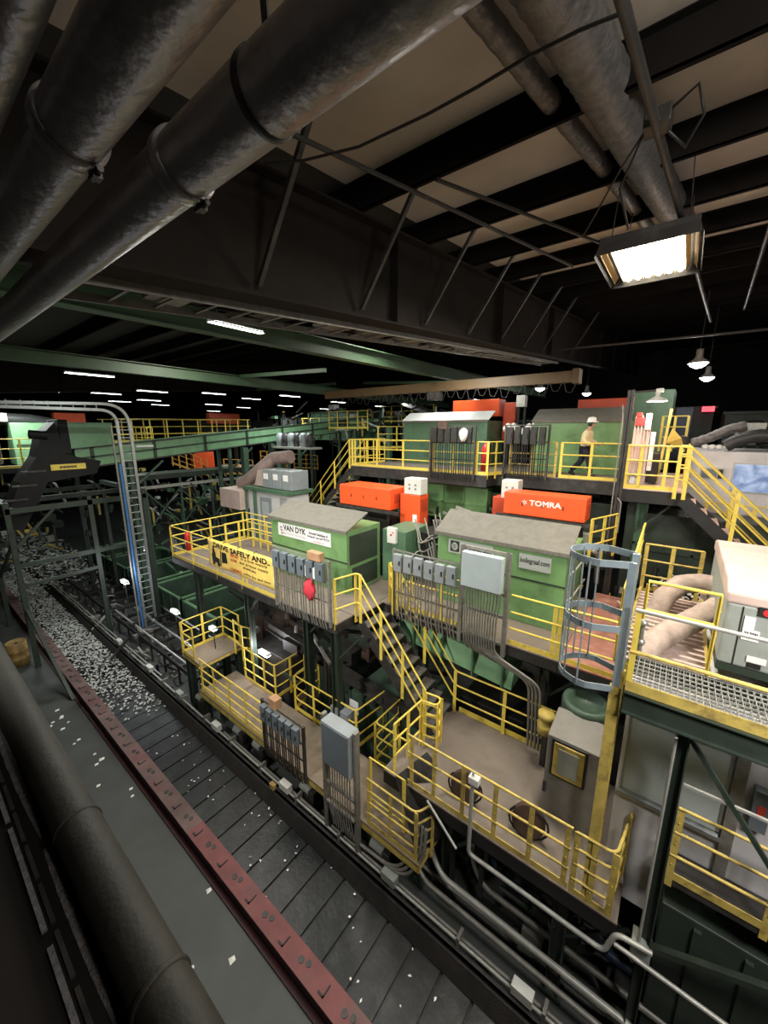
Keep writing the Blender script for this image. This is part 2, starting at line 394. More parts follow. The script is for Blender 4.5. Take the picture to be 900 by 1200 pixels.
g.link('cable', BLK, t)

# crane runway beams
def ibeam(name, p, q, label, m, w=.2, h=.32, cat='beam', group=None):
    t = G(); p = Vector(p); q = Vector(q)
    t.bar(p, q, .014, h); t.bar(p+Vector((0,0,h/2)), q+Vector((0,0,h/2)), w, .02); t.bar(p-Vector((0,0,h/2)), q-Vector((0,0,h/2)), w, .02)
    return tag(t.link(name, m), label, cat, group)
ibeam('crane_runway_beam', (-7.3,-1,1.9), (-7.3,26,2.15), 'green runway beam nearest the big girder, strip light beneath it', BEAMG, .26, .36)
ibeam('crane_runway_beam', (-14,-1,1.95), (-14,26,1.75), 'thinner green runway beam further left, level with the far strip lights', BEAMG, .24, .34)
t = thing('overhead_crane_bridge', (-8, 12.5, 1.3), 'mustard yellow crane bridge girder under the green runway beams', 'crane')
G().box((-12.9,12.4,1.34),(-2.72,12.6,1.66)).link('box_girder', CRANE, t, bevel=.01)
G().box((-2.78,12.3,1.3),(-2.6,12.72,1.7)).link('end_truck', CRANE, t, bevel=.01)
g = G()
for i in range(26):
    x = -12.5+i*.38; g.tube([(x,12.36,1.36),(x+.1,12.34,1.12-.05*(i % 3)),(x+.24,12.34,1.1-.05*(i % 3)),(x+.36,12.36,1.36)], .012, 5)
g.link('festoon_cable', BLK, t)
G().box((-7.6,12.35,1.05),(-7.1,12.65,1.34)).link('hoist_trolley', STL, t, bevel=.02)
for i, (x, y, z) in enumerate([(-10.5,16,2.2),(-12.5,9,1.9),(-17,14,2.1)]):
    o = G().bar((x-3.2,y,z+.2),(x+3.2,y,z-.2+.15*i),.1,.12).link('roof_tie_beam', BEAMG)
    tag(o, ['pale-lit green tie beam above the crane bridge, in the middle', 'green tie beam between the two runway beams, nearest', 'green tie beam far left behind the thin runway beam'][i], 'beam')
for i, (a, b, r, lab) in enumerate([
    ((-3.0,2.3,2.42),(-1.9,7.7,2.72),.022,'thin diagonal pipe crossing under the purlins beside the girder'),
    ((-.62,2.0,2.2),(.12,14.4,2.9),.035,'grey conduit running along the roof directly above the bright lamp'),
    ((.33,2.5,2.3),(.75,14.0,3.0),.028,'thin pipe near the right edge of the roof'),
    ((-5.4,13.8,2.55),(1.9,14.6,2.55),.035,'level pipe across the hall under the far purlins'),
    ((-2.4,4.0,2.55),(-1.1,8.4,2.9),.02,'dark conduit beside the round flexible duct')]):
    o = G().tube([a, b], r, 8).link('ceiling_pipe', STL if i != 4 else BLK); tag(o, lab, 'pipe')
t = thing('conduit_junction_box', (-.5, 4.1, 2.4), 'small junction box with looping wires on the roof conduit', 'junction box')
G().box((-.58,4.05,2.3),(-.40,4.23,2.42)).link('box', STL, t, bevel=.01)
g = G(); g.tube([(-.42,4.1,2.38),(-.25,4.0,2.42),(-.2,4.15,2.3),(-.3,4.3,2.2),(-.42,4.2,2.3)], .012, 6)
g.tube([(-.5,4.1,2.4),(-.8,4.6,2.35),(-1.1,5.2,2.3),(-1.3,5.6,2.28)], .01, 6); g.tube([(-.55,4.1,2.35),(-.75,4.4,2.1),(-.72,4.9,1.95)], .01, 6); g.link('wire', BLK, t)
o = G().tube([(-3.25,2.48,2.3),(-2.95,2.67,2.3),(-2.46,2.84,2.3),(-1.84,2.9,2.3),(-1.44,2.91,2.3),(-1.09,2.9,2.3),(-.8,2.92,2.3),(-.55,2.97,2.3)], .011, 6).link('overhead_cable', BLK); tag(o, 'black cable sagging across the roof bay near the top', 'cable')
# roof ducts
def ribbed(name, pts, r, m, label, cat='duct', step=.09, amp=.07, n=16, group=None):
    pts = [Vector(p) for p in pts]; out = []; rs = []
    for i in range(len(pts)-1):
        k = max(2, int((pts[i+1]-pts[i]).length/step))
        for j in range(k): out.append(pts[i].lerp(pts[i+1], j/k))
    out.append(pts[-1])
    for i in range(len(out)): rs.append(r*(1+amp*(1 if i % 2 else -1)*(.6+.4*R.random())))
    g = G(); g.tube(out, rs, n); return tag(g.link(name, m), label, cat, group)
ribbed('round_flexible_duct', [(-1.62,1.7,2.68),(-1.38,4.2,2.93),(-1.12,6.9,3.22),(-.95,9,3.44)], .085, FLEX, 'slim grey round duct threading between roof purlins', step=.12, amp=.04)
ribbed('wide_foil_duct', [(-1.15,1.8,2.62),(-.95,4.2,2.88),(-.72,6.8,3.15),(-.5,9,3.38)], .19, FLEX, 'wide crinkled foil duct above the bright roof lamp', step=.07, amp=.06, n=22)

# ================================================================== ROOF LAMPS
def light(name, kind, loc, energy, color, size=.5, size_y=None, rot=(0,0,0), spot=None):
    l = bpy.data.lights.new(name, kind); l.energy = energy; l.color = color
    if kind == 'AREA':
        l.size = size
        if size_y: l.shape = 'RECTANGLE'; l.size_y = size_y
    else: l.shadow_soft_size = size
    if spot: l.spot_size = spot; l.spot_blend = .6
    o = bpy.data.objects.new(name, l); COL.objects.link(o); o.location = loc; o.rotation_euler = rot; return o
def highbay(c, label, group=None, s=1., on=True, energy=900, col=(1,.93,.8)):
    x, y, z = c; t = thing('high_bay_lamp', c, label, 'ceiling light', group)
    w, d = .5*s, .7*s      # half sizes
    g = G(); g.box((x-w,y-d,z+.10),(x+w,y+d,z+.16)); 
    for sx in (-1, 1):
        g.add([(x+sx*w,y-d,z+.10),(x+sx*w,y+d,z+.10),(x+sx*(w+.05),y+d,z-.04),(x+sx*(w+.05),y-d,z-.04)], [(0,1,2,3)])
        g.add([(x-w,y+sx*d,z+.10),(x+w,y+sx*d,z+.10),(x+w+.03,y+sx*(d+.03),z-.04),(x-w-.03,y+sx*(d+.03),z-.04)], [(0,1,2,3)])
    g.link('housing', STL, t)
    n = 8
    for i in range(n):
        xx = x-w+2*w*(i+.5)/n
        if 0 < i < n-1: G().tube([(xx,y-d+.08,z+.035),(xx,y+d-.08,z+.035)], .045, 8).link('lamp_tube', TUBE, t)
        g = G(); a = w/n
        g.add([(xx-a,y-d+.03,z),(xx-a,y+d-.03,z),(xx-.02,y+d-.03,z+.085),(xx-.02,y-d+.03,z+.085)], [(0,1,2,3)])
        g.add([(xx+a,y-d+.03,z),(xx+a,y+d-.03,z),(xx+.02,y+d-.03,z+.085),(xx+.02,y-d+.03,z+.085)], [(0,1,2,3)])
        g.link('reflector', REFL, t)
    for sx in (-1, 1):
        for sy in (-1, 1):
            G().tube([(x+sx*w*.8,y+sy*d*.8,z+.16),(x+sx*w*.7,y+sy*d*.8,zt_(y)+.05)], .006, 5).link('hanger_wire', STL, t)
    light('lamp_or_fill_light', 'AREA', (x, y, z-.05), energy, col, 2*w, 2*d).parent = None
    return t
REFL = mat('warm_reflector_metal', (.85, .62, .30), .3, .6, .05)
lamps = [(-.68,6.7,2.2)]
highbay((-.68,6.7,2.2), 'large bright rectangular roof lamp hanging at the upper right', energy=420)
ROOFL = 'added fill lights hidden behind the big girder and overhead'
HIDDEN_FILLS = [(-7.2,8.6,2.6,300),(-12.0,6.5,2.55,260)]  # unseen area lights added to brighten the middle level, no fixtures built
for i, (x, y, z, e) in enumerate(HIDDEN_FILLS): light('lamp_or_fill_light', 'AREA', (x,y,z), e, (1,.95,.84), 1.0, 1.4)
def striplamp(x, y, z, label, L=1.25, hang=None, group=None, e=0, ax='y'):
    t = thing('strip_lamp', (x,y,z), label, 'strip light', group)
    v = Vector((0,L/2,0)) if ax == 'y' else Vector((L/2,0,0)); s = Vector((.075,0,0)) if ax == 'y' else Vector((0,.075,0)); c = Vector((x,y,z))
    g = G(); a = c-v; b = c+v; up = Vector((0,0,.07))
    g.add([a-s,b-s,b-s*.3+up,a-s*.3+up,a+s,b+s,b+s*.3+up,a+s*.3+up], [(0,1,2,3),(4,7,6,5),(3,2,6,7),(0,3,7,4),(1,5,6,2)]); g.link('reflector_hood', GALP, t)
    g = G(); g.bar(c-v*.97+up*.25, c+v*.97+up*.25, .10, .035) if ax == 'y' else g.bar(c-v*.97+up*.25, c+v*.97+up*.25, .10, .035); g.link('lamp_tube', STRIP, t)
    g = G()
    for q in (-.7, .7): g.tube([c+v*q+up, c+v*q+Vector((0,0,min(1.0, hang or .6)))], .008, 5)
    g.link('hanger_rod', STL, t)
    if e: light('strip_light_glow', 'AREA', (x,y,z-.03), e, (.9,1,.93), L if ax != 'y' else .12, L if ax == 'y' else .12)
    return t
striplamp(-6.6,4.25,1.78,'bright strip lamp right below the green runway beam',1.05,.5,e=90)
striplamp(-15.4,4.5,1.72,'bright long strip lamp left of centre under the thin green beam',1.35,.6,e=60)
striplamp(-23,4.6,1.68,'strip lamp closest to the left edge of the picture',1.7,.7,e=40)
far = [(-20,8.2),(-24,7.6),(-20.5,11.5),(-26,10.4),(-30,10.2),(-22,14.8),(-17,13.8),(-28,15.6),(-33,14),(-24,19),(-19,19.5),(-31,20),(-36,20),(-26,25),(-20.5,26),(-15,21.5),(-10.6,23.4)]
for i, (x, y) in enumerate(far):
    striplamp(x, y, 1.75+(i % 3)*.08, 'small distant strip lamp in the dark roof, one of the far-left rows', 1.35, .6, group='distant strip lamps over the left of the hall', e=170 if i in (2,4,6,9,12,15) else 0, ax='y')
def bell(x, y, z, label, r=.26, e=170, em=FLOOD):
    t = thing('round_roof_lamp', (x,y,z), label, 'lamp')
    G().lathe((x,y,z), [(r,0),(r*.9,.06),(r*.45,.14),(.09,.2),(.09,.4),(0,.42)], 18).link('lamp_shade', GALP, t)
    G().lathe((x,y,z-.01), [(0,-.13),(r*.4,-.11),(r*.75,-.05),(r*.88,.01),(r*.85,.03),(0,.03)], 18).link('lens', em, t)
    G().tube([(x,y,z+.42),(x,y,zt_(y))], .012, 5).link('stem', STL, t)
    if e: light('lamp_glow', 'POINT', (x,y,z-.12), e, (1,.96,.9), .2)
bell(0.0,15.4,1.95,'large round lamp in the dark right roof, upper of two')
bell(0.34,19.7,1.95,'smaller round lamp in the dark right roof, lower of two', .24, 60)
bell(-5.85,19.8,1.95,'round lamp just right of the end of the crane bridge', .24, 60)
bell(-4.6,24.0,1.95,'small round lamp above the white and red machine', .24, 50)

# ================================================================== BIG DUCT PIPES (upper left)
def yz(angdeg, d): a = math.radians(angdeg); return d*math.sin(a), d*math.cos(a)
def bigpipe(a, half, d, x0, x1, label, collars, strap=None):
    y, z = yz(a, d); r = d*math.sin(math.radians(half))
    t = thing('duct_pipe', ((x0+x1)/2, y, z-r), label, 'pipe')
    n = 60; g = G(); pts = [(x0+(x1-x0)*i/n, y, z) for i in range(n+1)]; g.tube(pts, r, 40, caps=True); g.link('pipe_wall', PIPE, t)
    for x in collars:
        g = G(); g.lathe((x-.035,y,z), [(r,0),(r+.012,.004),(r+.014,.02),(r+.014,.05),(r+.012,.066),(r,.07)], 40, 'x'); c = g.link('clamp_collar', PIPE, t)
        g = G(); yy, zz = y+(r+.02)*math.sin(math.radians(150)), z+(r+.02)*math.cos(math.radians(150))
        g.tube([(x-.05,yy,zz),(x+.05,yy,zz)], .012, 8); g.box((x-.02,yy-.015,zz-.02),(x+.02,yy+.015,zz+.02)); g.link('clamp_bolt', STL, c)
    if strap:
        for x in strap:
            g = G(); g.lathe((x-.014,y,z), [(r,0),(r+.004,0),(r+.004,.028),(r,.028)], 40, 'x'); g.bar((x,y+.02,z+r),(x-.05,y+.03,z+r+.7),.03,.008,up=(0,1,0)); g.link('hanger_strap', BLK, t)
    return t
PIPE2 = bigpipe(41.9, 4.55, 1.40, -9.6, 1.6, 'lower of two big grey duct pipes crossing the upper left corner', [-1.75], [-1.2])
bigpipe(29.8, 4.95, 1.19, -9.6, 1.2, 'upper wider grey duct pipe above the lower one', [-1.85, -.78], [])
bigpipe(19.2, 4.2, 1.14, -9.6, -.3, 'third grey duct pipe cut off by the top left corner', [])
o = tag(G().tube(fillet([(-1.9,2.0,2.35),(-1.62,1.72,2.3),(-1.5,1.6,2.6)], .1), .05, 10).link('hanging_hook', STL), 'dark bent bracket hanging between the big duct pipes', 'bracket')

# ================================================================== UPPER WALKWAY (level -1.45)
Z4 = -1.45
deck('dark steel upper walkway the worker walks on', -10.95, -1.3, 12.75, 16.3, Z4, DECK, [(-10.4,13.4),(-6.3,13.4),(-2.2,13.6)], beam=.42, edge=STL)
deck('widened front bay of the upper walkway with yellow rail', -10.95, -5.0, 11.95, 12.74, Z4, DECK, [(-9.0,12.3)], beam=.42, edge=STL)
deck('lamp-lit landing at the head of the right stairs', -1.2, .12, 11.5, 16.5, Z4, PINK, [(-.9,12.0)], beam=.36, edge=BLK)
RG = None
railing('long yellow railing along the upper walkway left of the gate', [(-10.9,12.0,Z4),(-7.1,12.0,Z4)], spacing=1.15)
railing('yellow railing behind the black switch rack on the upper walkway', [(-7.1,12.03,Z4),(-5.45,12.03,Z4)], spacing=.8)
railing('yellow railing bending back beside the red extinguisher', [(-5.4,12.0,Z4),(-5.02,12.0,Z4),(-4.75,12.75,Z4)], spacing=.45)
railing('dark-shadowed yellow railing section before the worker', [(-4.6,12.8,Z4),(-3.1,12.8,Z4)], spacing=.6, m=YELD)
railing('yellow railing in front of the walking worker', [(-3.0,12.78,Z4),(-1.42,12.78,Z4)], spacing=.95, posts=[(Vector((-2.97,12.78,Z4)),Vector((1,0,0))),(Vector((-2.15,12.78,Z4)),Vector((1,0,0)))])
railing('yellow railing in front of the pinkish landing', [(-1.12,11.53,Z4),(-.05,11.53,Z4)], spacing=.35, posts=[(Vector((x,11.53,Z4)),Vector((1,0,0))) for x in (-1.1,-.82,-.3)])
railing('short return railing at the left of the landing', [(-1.12,11.6,Z4),(-1.12,12.6,Z4)], spacing=.35)
railing('bright yellow railing closing the far side of the landing by the stairs', [(.1,12.75,Z4),(.1,16.4,Z4)], spacing=.6, rails=(1,.8,.6,.4,.2))
railing('yellow railing at the stair head left of the green box', [(-10.95,12.0,Z4),(-10.95,13.0,Z4),(-11.0,14.3,Z4)], spacing=.5)
rack('black row of switch boxes hung on the upper walkway rail', -7.08, -5.42, 11.86, Z4-.2, .15, 6, BLK, STL, BLK, bh=.5)
rack('black switch rack between the extinguisher and the worker', -4.72, -3.35, 12.66, Z4-.1, .17, 5, BLK, STL, BLK, bh=.55)
mbox((-6.75,11.7,.02),(-6.4,11.84,.32), BRN, 'brown_terminal_box', 'small brown box topping the black switch rack', 'box')
# plastic bag
g = G(); g.sphere((-5.75,11.66,-.15), .2, 12, (.75,.5,1.1)); 
for i, v in enumerate(g.v): g.v[i] = v+Vector((R.uniform(-.02,.02), R.uniform(-.02,.02), R.uniform(-.03,.03)))
tag(g.link('plastic_bag', PAPER), 'white plastic bag tied to the black switch rack', 'bag')
# fire extinguishers
def extinguisher(x, y, z, label, s=1.):
    t = thing('fire_extinguisher', (x,y,z), label, 'fire extinguisher')
    G().lathe((x,y,z), [(0,0),(.09*s,0),(.09*s,.5*s),(.06*s,.57*s),(.025*s,.6*s),(.025*s,.65*s),(0,.65*s)], 14).link('cylinder', RED, t)
    g = G(); g.box((x-.05*s,y-.015,z+.65*s),(x+.08*s,y+.015,z+.69*s)); g.link('handle', BLK, t)
    g = G(); g.tube(fillet([(x+.03*s,y,z+.63*s),(x+.16*s,y,z+.6*s),(x+.13*s,y,z+.2*s)], .06), .013*s, 6); g.link('hose', BLK, t)
extinguisher(-5.25,12.35,Z4+.1,'red fire extinguisher by the bent railing of the upper walkway', 1.5)
extinguisher(-13.25,6.0,-4.1,'red fire extinguisher in the corner of the banner platform', 1.1)
# stairs down to the left from upper walkway
stairs('steel stairs descending left from the upper walkway behind the long green box', (-11.0,12.45,Z4), (-13.9,12.6,-4.3), .8, 11, mt=GALP)
for yy, lab in ((12.0,'near yellow handrail of the stairs below the upper walkway'), (12.95,'far yellow handrail of the stairs below the upper walkway')):
    railing(lab, [(-10.95,yy,Z4),(-11.1,yy,Z4),(-13.95,yy+.1,-4.3)], toe=False, spacing=1.3)
# right stairs
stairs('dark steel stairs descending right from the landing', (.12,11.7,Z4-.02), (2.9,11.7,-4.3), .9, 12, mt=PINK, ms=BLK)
for yy, lab in ((11.22,'near yellow handrail of the right-hand stairs'), (12.2,'far yellow handrail of the right-hand stairs')):
    railing(lab, [(-.06,yy,Z4),(.12,yy,Z4),(2.95,yy,-4.3)], toe=False, spacing=1.25, rails=(1,.8,.55,.3))
G().box((0.05,12.2,-4.6),(4.5,13.9,-4.3)).link('tmp', DECK)
bpy.data.objects['tmp'].name = 'stair_foot_deck'; tag(bpy.data.objects['stair_foot_deck'], 'brown deck at the foot of the right stairs along the white cabin', 'platform')
railing('yellow railing in front of the white cabin at the right edge', [(.6,13.5,-3.0),(3.2,13.5,-3.0)], spacing=.55, toe=False, rails=(1,.6,.2))

# ---- far boxes on upper walkway
def longbox(name, x0, x1, y0, y1, z0, z1, body, lid, label, lidback, seam=None, over=.06, trim=True):
    t = thing(name, ((x0+x1)/2, (y0+y1)/2, z0), label, 'machine')
    b = G().box((x0,y0,z0),(x1,y1,z1)).link('housing', body, t, bevel=.015)
    if seam: G().box((x0-.008,y0-.012,seam-.02),(x1+.008,y0+.02,seam+.02)).link('seam_strip', GRND, t)
    yb, zb = lidback
    g = G(); g.add([(x0-over,y0-over,z1-.0),(x1+over,y0-over,z1),(x1+over,yb,zb),(x0-over+.0,yb,zb),(x0-over,y0-over,z1+.03),(x1+over,y0-over,z1+.03),(x1+over,yb,zb+.03),(x0-over,yb,zb+.03)],
                   [(0,1,2,3),(7,6,5,4),(0,4,5,1),(1,5,6,2),(2,6,7,3),(3,7,4,0)]); g.link('sloping_lid', lid, t)
    if trim:
        G().box((x0-over,y0-over-.01,z1-.05),(x1+over,y0-over+.05,z1+.035)).link('lid_edge_trim', LID, t)
        g = G(); n = int((x1-x0)/.11)
        for i in range(n): g.sphere((x0+.05+i*.11,y0-over-.012,z1-.01), .012, 5)
        g.link('rivet_row', STL, t)
    return t
longbox('sorter_housing', -10.1,-6.15,14.5,16.2,Z4,.36,GRNC,LIDW,'green sorter housing with a raised white lid on the upper walkway',(15.1,.72))
longbox('sorter_housing', -4.4,-1.5,14.5,16.2,Z4,.30,GRN,LID,'green sorter housing directly behind the walking worker',(15.2,.72))
sbox((-8.3,15.7,.55),(-6.2,16.4,1.25), ORG, 'orange_sensor_box', 'bright orange sensor box above the white-lidded green housing', 'sensor box', -1.45)
sbox((-6.1,15.9,-.4),(-5.6,16.3,1.1), ORGD, 'orange_control_cabinet', 'tall orange cabinet right of the bright orange sensor box', 'cabinet', -1.45)
sbox((-3.2,15.4,.72),(-1.55,16.0,1.05), ORGD, 'orange_sensor_box', 'dull red-orange sensor box above the worker, left of the lamp post', 'sensor box', -1.45)
sbox((-5.55,15.8,.9),(-5.2,16.1,1.35), WHT, 'white_instrument_box', 'small white box right of the bright orange sensor box', 'box', -1.45)
g = G()
for i in range(9): g.sphere((-5.5+i*.13, 14.6+R.random()*.3, .05+.1*math.sin(i)), .13, 8)
tag(g.link('foil_wrap_bundle', PAPER), 'crumpled pale wrap bundle left of the worker\'s green housing', 'bundle')
mbox((-1.7,17,-1.4),(-.5,19,1.38), GRNC, 'green_silo_wall', 'tall green machine wall behind the lamp arm', 'machine')
sbox((-.45,19,-1.2),(.1,20,.85), BLUD, 'blue_tarpaulin_stack', 'dark blue sheet-clad unit right of the tall green wall', 'machine', -9)
# column with lamp
t = thing('lamp_post_column', (-1.2,11.4,-3.9), 'dark steel column in front of the landing, carrying a lamp arm', 'column')
g = G(); g.box((-1.26,11.33,-9),(-1.12,11.345,.95)); g.box((-1.26,11.455,-9),(-1.12,11.47,.95)); g.box((-1.197,11.33,-9),(-1.183,11.47,.95)); g.link('post', STL, t)
g = G(); g.tube([(-1.3,11.3,-3.2),(-1.3,11.3,.3),(-1.33,11.3,.6)], .018, 6); g.tube(fillet([(-1.1,11.3,-2.6),(-1.1,11.3,-1.8),(-1.2,11.3,-1.7)], .1), .02, 6); g.link('conduit', CGRY, t)
g = G(); g.tube([(-1.18,11.4,.9),(-.62,11.4,.92)], .022, 8); g.link('lamp_arm', STL, t)
t = thing('hanging_flood_lamp', (-.62,11.4,.66), 'round white hooded lamp hanging from the dark column arm', 'lamp')
G().lathe((-.66,11.4,.66), [(.22,0),(.2,.03),(.1,.09),(.05,.12),(.05,.2),(0,.21)], 18).link('lamp_shade', WHT, t)
G().lathe((-.66,11.4,.655), [(0,0),(.19,0),(.19,.02),(0,.02)], 18).link('lens', WARM, t)
G().box((-.7,11.36,.87),(-.55,11.44,.95)).link('clamp', GALP, t)
light('flood_light', 'SPOT', (-.66,11.4,.62), 180, (1,.64,.50), .1, rot=(0,0,0), spot=2.7)
light('landing_light', 'POINT', (-.55,12.6,.7), 65, (1,.72,.52), .15)
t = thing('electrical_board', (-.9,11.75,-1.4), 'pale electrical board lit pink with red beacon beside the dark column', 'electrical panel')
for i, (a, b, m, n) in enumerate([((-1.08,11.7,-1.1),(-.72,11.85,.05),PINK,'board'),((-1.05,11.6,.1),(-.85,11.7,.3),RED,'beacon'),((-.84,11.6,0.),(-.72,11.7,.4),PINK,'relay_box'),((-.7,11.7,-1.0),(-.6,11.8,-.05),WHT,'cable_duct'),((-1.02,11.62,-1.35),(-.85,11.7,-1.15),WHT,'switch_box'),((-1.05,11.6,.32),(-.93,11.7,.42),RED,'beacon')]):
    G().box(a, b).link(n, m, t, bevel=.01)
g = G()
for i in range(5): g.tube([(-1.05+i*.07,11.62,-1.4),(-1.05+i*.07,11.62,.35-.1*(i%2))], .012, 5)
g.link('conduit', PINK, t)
g = G(); g.add([(-.42,13,-.35),(-.02,12.9,-.45),(-.1,12.7,-.2),(-.32,12.8,.05)], [(0,1,2,3)]); g.add([(-.42,13.1,-.35),(-.02,13.0,-.45),(-.1,12.8,-.2),(-.32,12.9,.05)], [(0,1,2,3)])
tag(g.link('yellow_chute_plate', YELD), 'tilted yellow plate on the landing behind the electrical board', 'plate')
tag(G().bar((-.50,13,-1.4),(-.40,13,.55),.06,.06).link('yellow_post', YELD), 'leaning yellow upright beside the electrical board', 'post')
tag(G().box((-.75,12.6,-1.4),(-.5,13.1,-.6)).link('motor_cabinet', BLK, bevel=.02), 'black machine block on the landing', 'cabinet')
railing('short cream railing behind the lamp on the upper landing', [(-.75,17,-.6),(.0,17,-.6)], spacing=.3, toe=False)

# ================================================================== WORKER
def skin_obj(name, joints, edges, mtl, parent, root=0):
    me = bpy.data.meshes.new(name); o0 = wloc(parent)
    me.from_pydata([Vector(j[:3]) for j in joints], edges, []); me.materials.append(mtl)
    o = bpy.data.objects.new(name, me); COL.objects.link(o); o.parent = parent
    md = o.modifiers.new('skin', 'SKIN'); md.use_smooth_shade = True
    for i, j in enumerate(joints):
        sv = me.skin_vertices[0].data[i]; sv.radius = (j[3], j[4] if len(j) > 4 else j[3]); sv.use_root = (i == root)
    s = o.modifiers.new('sub', 'SUBSURF'); s.levels = 2; s.render_levels = 2
    return o
t = thing('person', (-2.45,13.4,Z4), 'worker in white hard hat, tan shirt and dark trousers striding right on the upper walkway', 'person')
# local coordinates: x forward (walking direction), z up
J = [(0,0,.90,.13,.10),(0,0,1.08,.12,.10),(.03,0,1.25,.15,.11),(.06,0,1.42,.10,.08),(.08,0,1.50,.05,.05),(.11,0,1.60,.078,.09),(.12,0,1.68,.075,.085),
     (.02,-.10,.86,.09,.09),(.17,-.10,.50,.062,.062),(.24,-.10,.10,.042,.042),(.36,-.10,.04,.035,.04),
     (-.02,.10,.86,.09,.09),(-.10,.10,.48,.062,.062),(-.38,.10,.16,.042,.042),(-.30,.10,.05,.035,.04),
     (.05,-.19,1.40,.06,.06),(-.02,-.24,1.13,.043,.043),(.20,-.22,1.00,.033,.033),(.28,-.21,.98,.026,.035),
     (.05,.19,1.40,.06,.06),(.08,.24,1.12,.043,.043),(.29,.20,1.02,.033,.033),(.37,.18,1.0,.026,.035)]
E_ = [(0,1),(1,2),(2,3),(3,4),(4,5),(5,6),(0,7),(7,8),(8,9),(9,10),(0,11),(11,12),(12,13),(13,14),(3,15),(15,16),(16,17),(17,18),(3,19),(19,20),(20,21),(21,22)]
body = skin_obj('body', J, E_, SKIN, t)
def sub(idx, grow): return [tuple(J[i][:3])+tuple(r+grow for r in J[i][3:]) for i in idx]
shirt = skin_obj('shirt', sub([0,1,2,3,15,16,17,19,20,21], .038), [(0,1),(1,2),(2,3),(3,4),(4,5),(5,6),(3,7),(7,8),(8,9)], SHIRT, t)
tr = skin_obj('trousers', sub([0,7,8,9,11,12,13], .032), [(0,1),(1,2),(2,3),(0,4),(4,5),(5,6)], TROU, t)
for (hx, hy, hz, fx, fz) in ((.24,-.10,.07,.40,.03),(-.37,.10,.13,-.24,.03)):
    g = G(); wl = wloc(t); g.tube([wl+Vector((hx-.05,hy,hz)), wl+Vector((hx+.03,hy,hz-.01)), wl+Vector((fx,hy,fz+.02))], [.05,.058,.038], 10); g.link('boot', BOOT, t)
wl = wloc(t); g = G(); c = wl+Vector((.11,0,1.69)); g.lathe(c, [(.145,-.01),(.145,.0),(.13,.012),(.127,.06),(.108,.115),(.06,.15),(0,.16)], 20)
g.box(c+Vector((.1,-.06,-.005)), c+Vector((.185,.06,.008))); g.box(c+Vector((-.1,-.012,.05)), c+Vector((.1,.012,.135))); g.link('hard_hat', HELM, t)
g = G(); g.sphere(wl+Vector((.205,0,1.60)), .018, 8, (1,.7,1.3)); g.link('nose', SKIN, t)
g = G(); g.sphere(wl+Vector((.185,-.03,1.63)), .012, 8); g.sphere(wl+Vector((.185,.03,1.63)), .012, 8); g.link('eyes', BOOT, t)
g = G(); g.sphere(wl+Vector((.09,0,1.62)), .098, 12, (.85,.95,.9)); g.link('hair', BOOT, t)
for s, (hx, hy, hz) in ((-1,(.30,-.21,.975)),(1,(.39,.18,.995))):
    g = G(); h = wl+Vector((hx,hy,hz))
    for q in range(4): g.tube([h+Vector((0,(q-1.5)*.018,0)), h+Vector((.035,(q-1.5)*.019,-.012)), h+Vector((.055-.006*abs(q-1.5),(q-1.5)*.018,-.035))], [.0095,.009,.007], 6)
    g.tube([h+Vector((-.02,-s*.03,.0)), h+Vector((.015,-s*.045,-.01))], [.01,.008], 6); g.link('fingers', SKIN, t)

# ================================================================== MIDDLE LEVEL (-4.3): banner platform
Z3 = -4.3
deck('mid-level platform with the yellow banner and green box', -13.75, -5.72, 5.62, 8.6, Z3, DECK, [(-12.6,5.9),(-10.1,6.2),(-7.6,6.4),(-6.1,6.0),(-12.6,8.3),(-9.3,8.3)])
deck('short deck linking the two green boxes at the stair head', -5.7, -4.95, 7.2, 10, Z3, DECK, [])
deck('narrow landing plate before the top tread', -6.6, -5.58, 6.2, 7.19, Z3+.012, DECK, [], beam=.05, name='landing_plate')
deck('mid-level platform in front of the right green box', -4.94, -1.4, 7.2, 10.6, Z3, DECK, [(-4.6,7.6),(-1.7,7.7)])
deck('reddish lit deck to the right of the right green box', -1.39, -.2, 7.2, 11.2, Z3, mat('red_lit_deck', (.34, .15, .11), .7, 0, .2, 4, bump=.2, dirt=(.45, .3, .24), dscale=5, damt=.6), [(-.5,7.6)])  # reddish lamp tone is painted into the deck colour
railing('yellow railing around the left end of the banner platform', [(-9.3,5.65,Z3),(-13.7,5.65,Z3),(-13.7,8.5,Z3)], spacing=1.4)
railing('yellow railing along the far edge of the banner platform', [(-13.65,8.52,Z3),(-9.85,8.52,Z3)], spacing=1.2)
railing('yellow railing that carries the banner', [(-9.25,5.65,Z3),(-7.75,5.65,Z3)], spacing=1.4)
railing('small bright yellow inner gate on the banner platform', [(-12.4,6.9,Z3),(-12.4,8.0,Z3),(-10.6,8.0,Z3)], spacing=.5, toe=False)
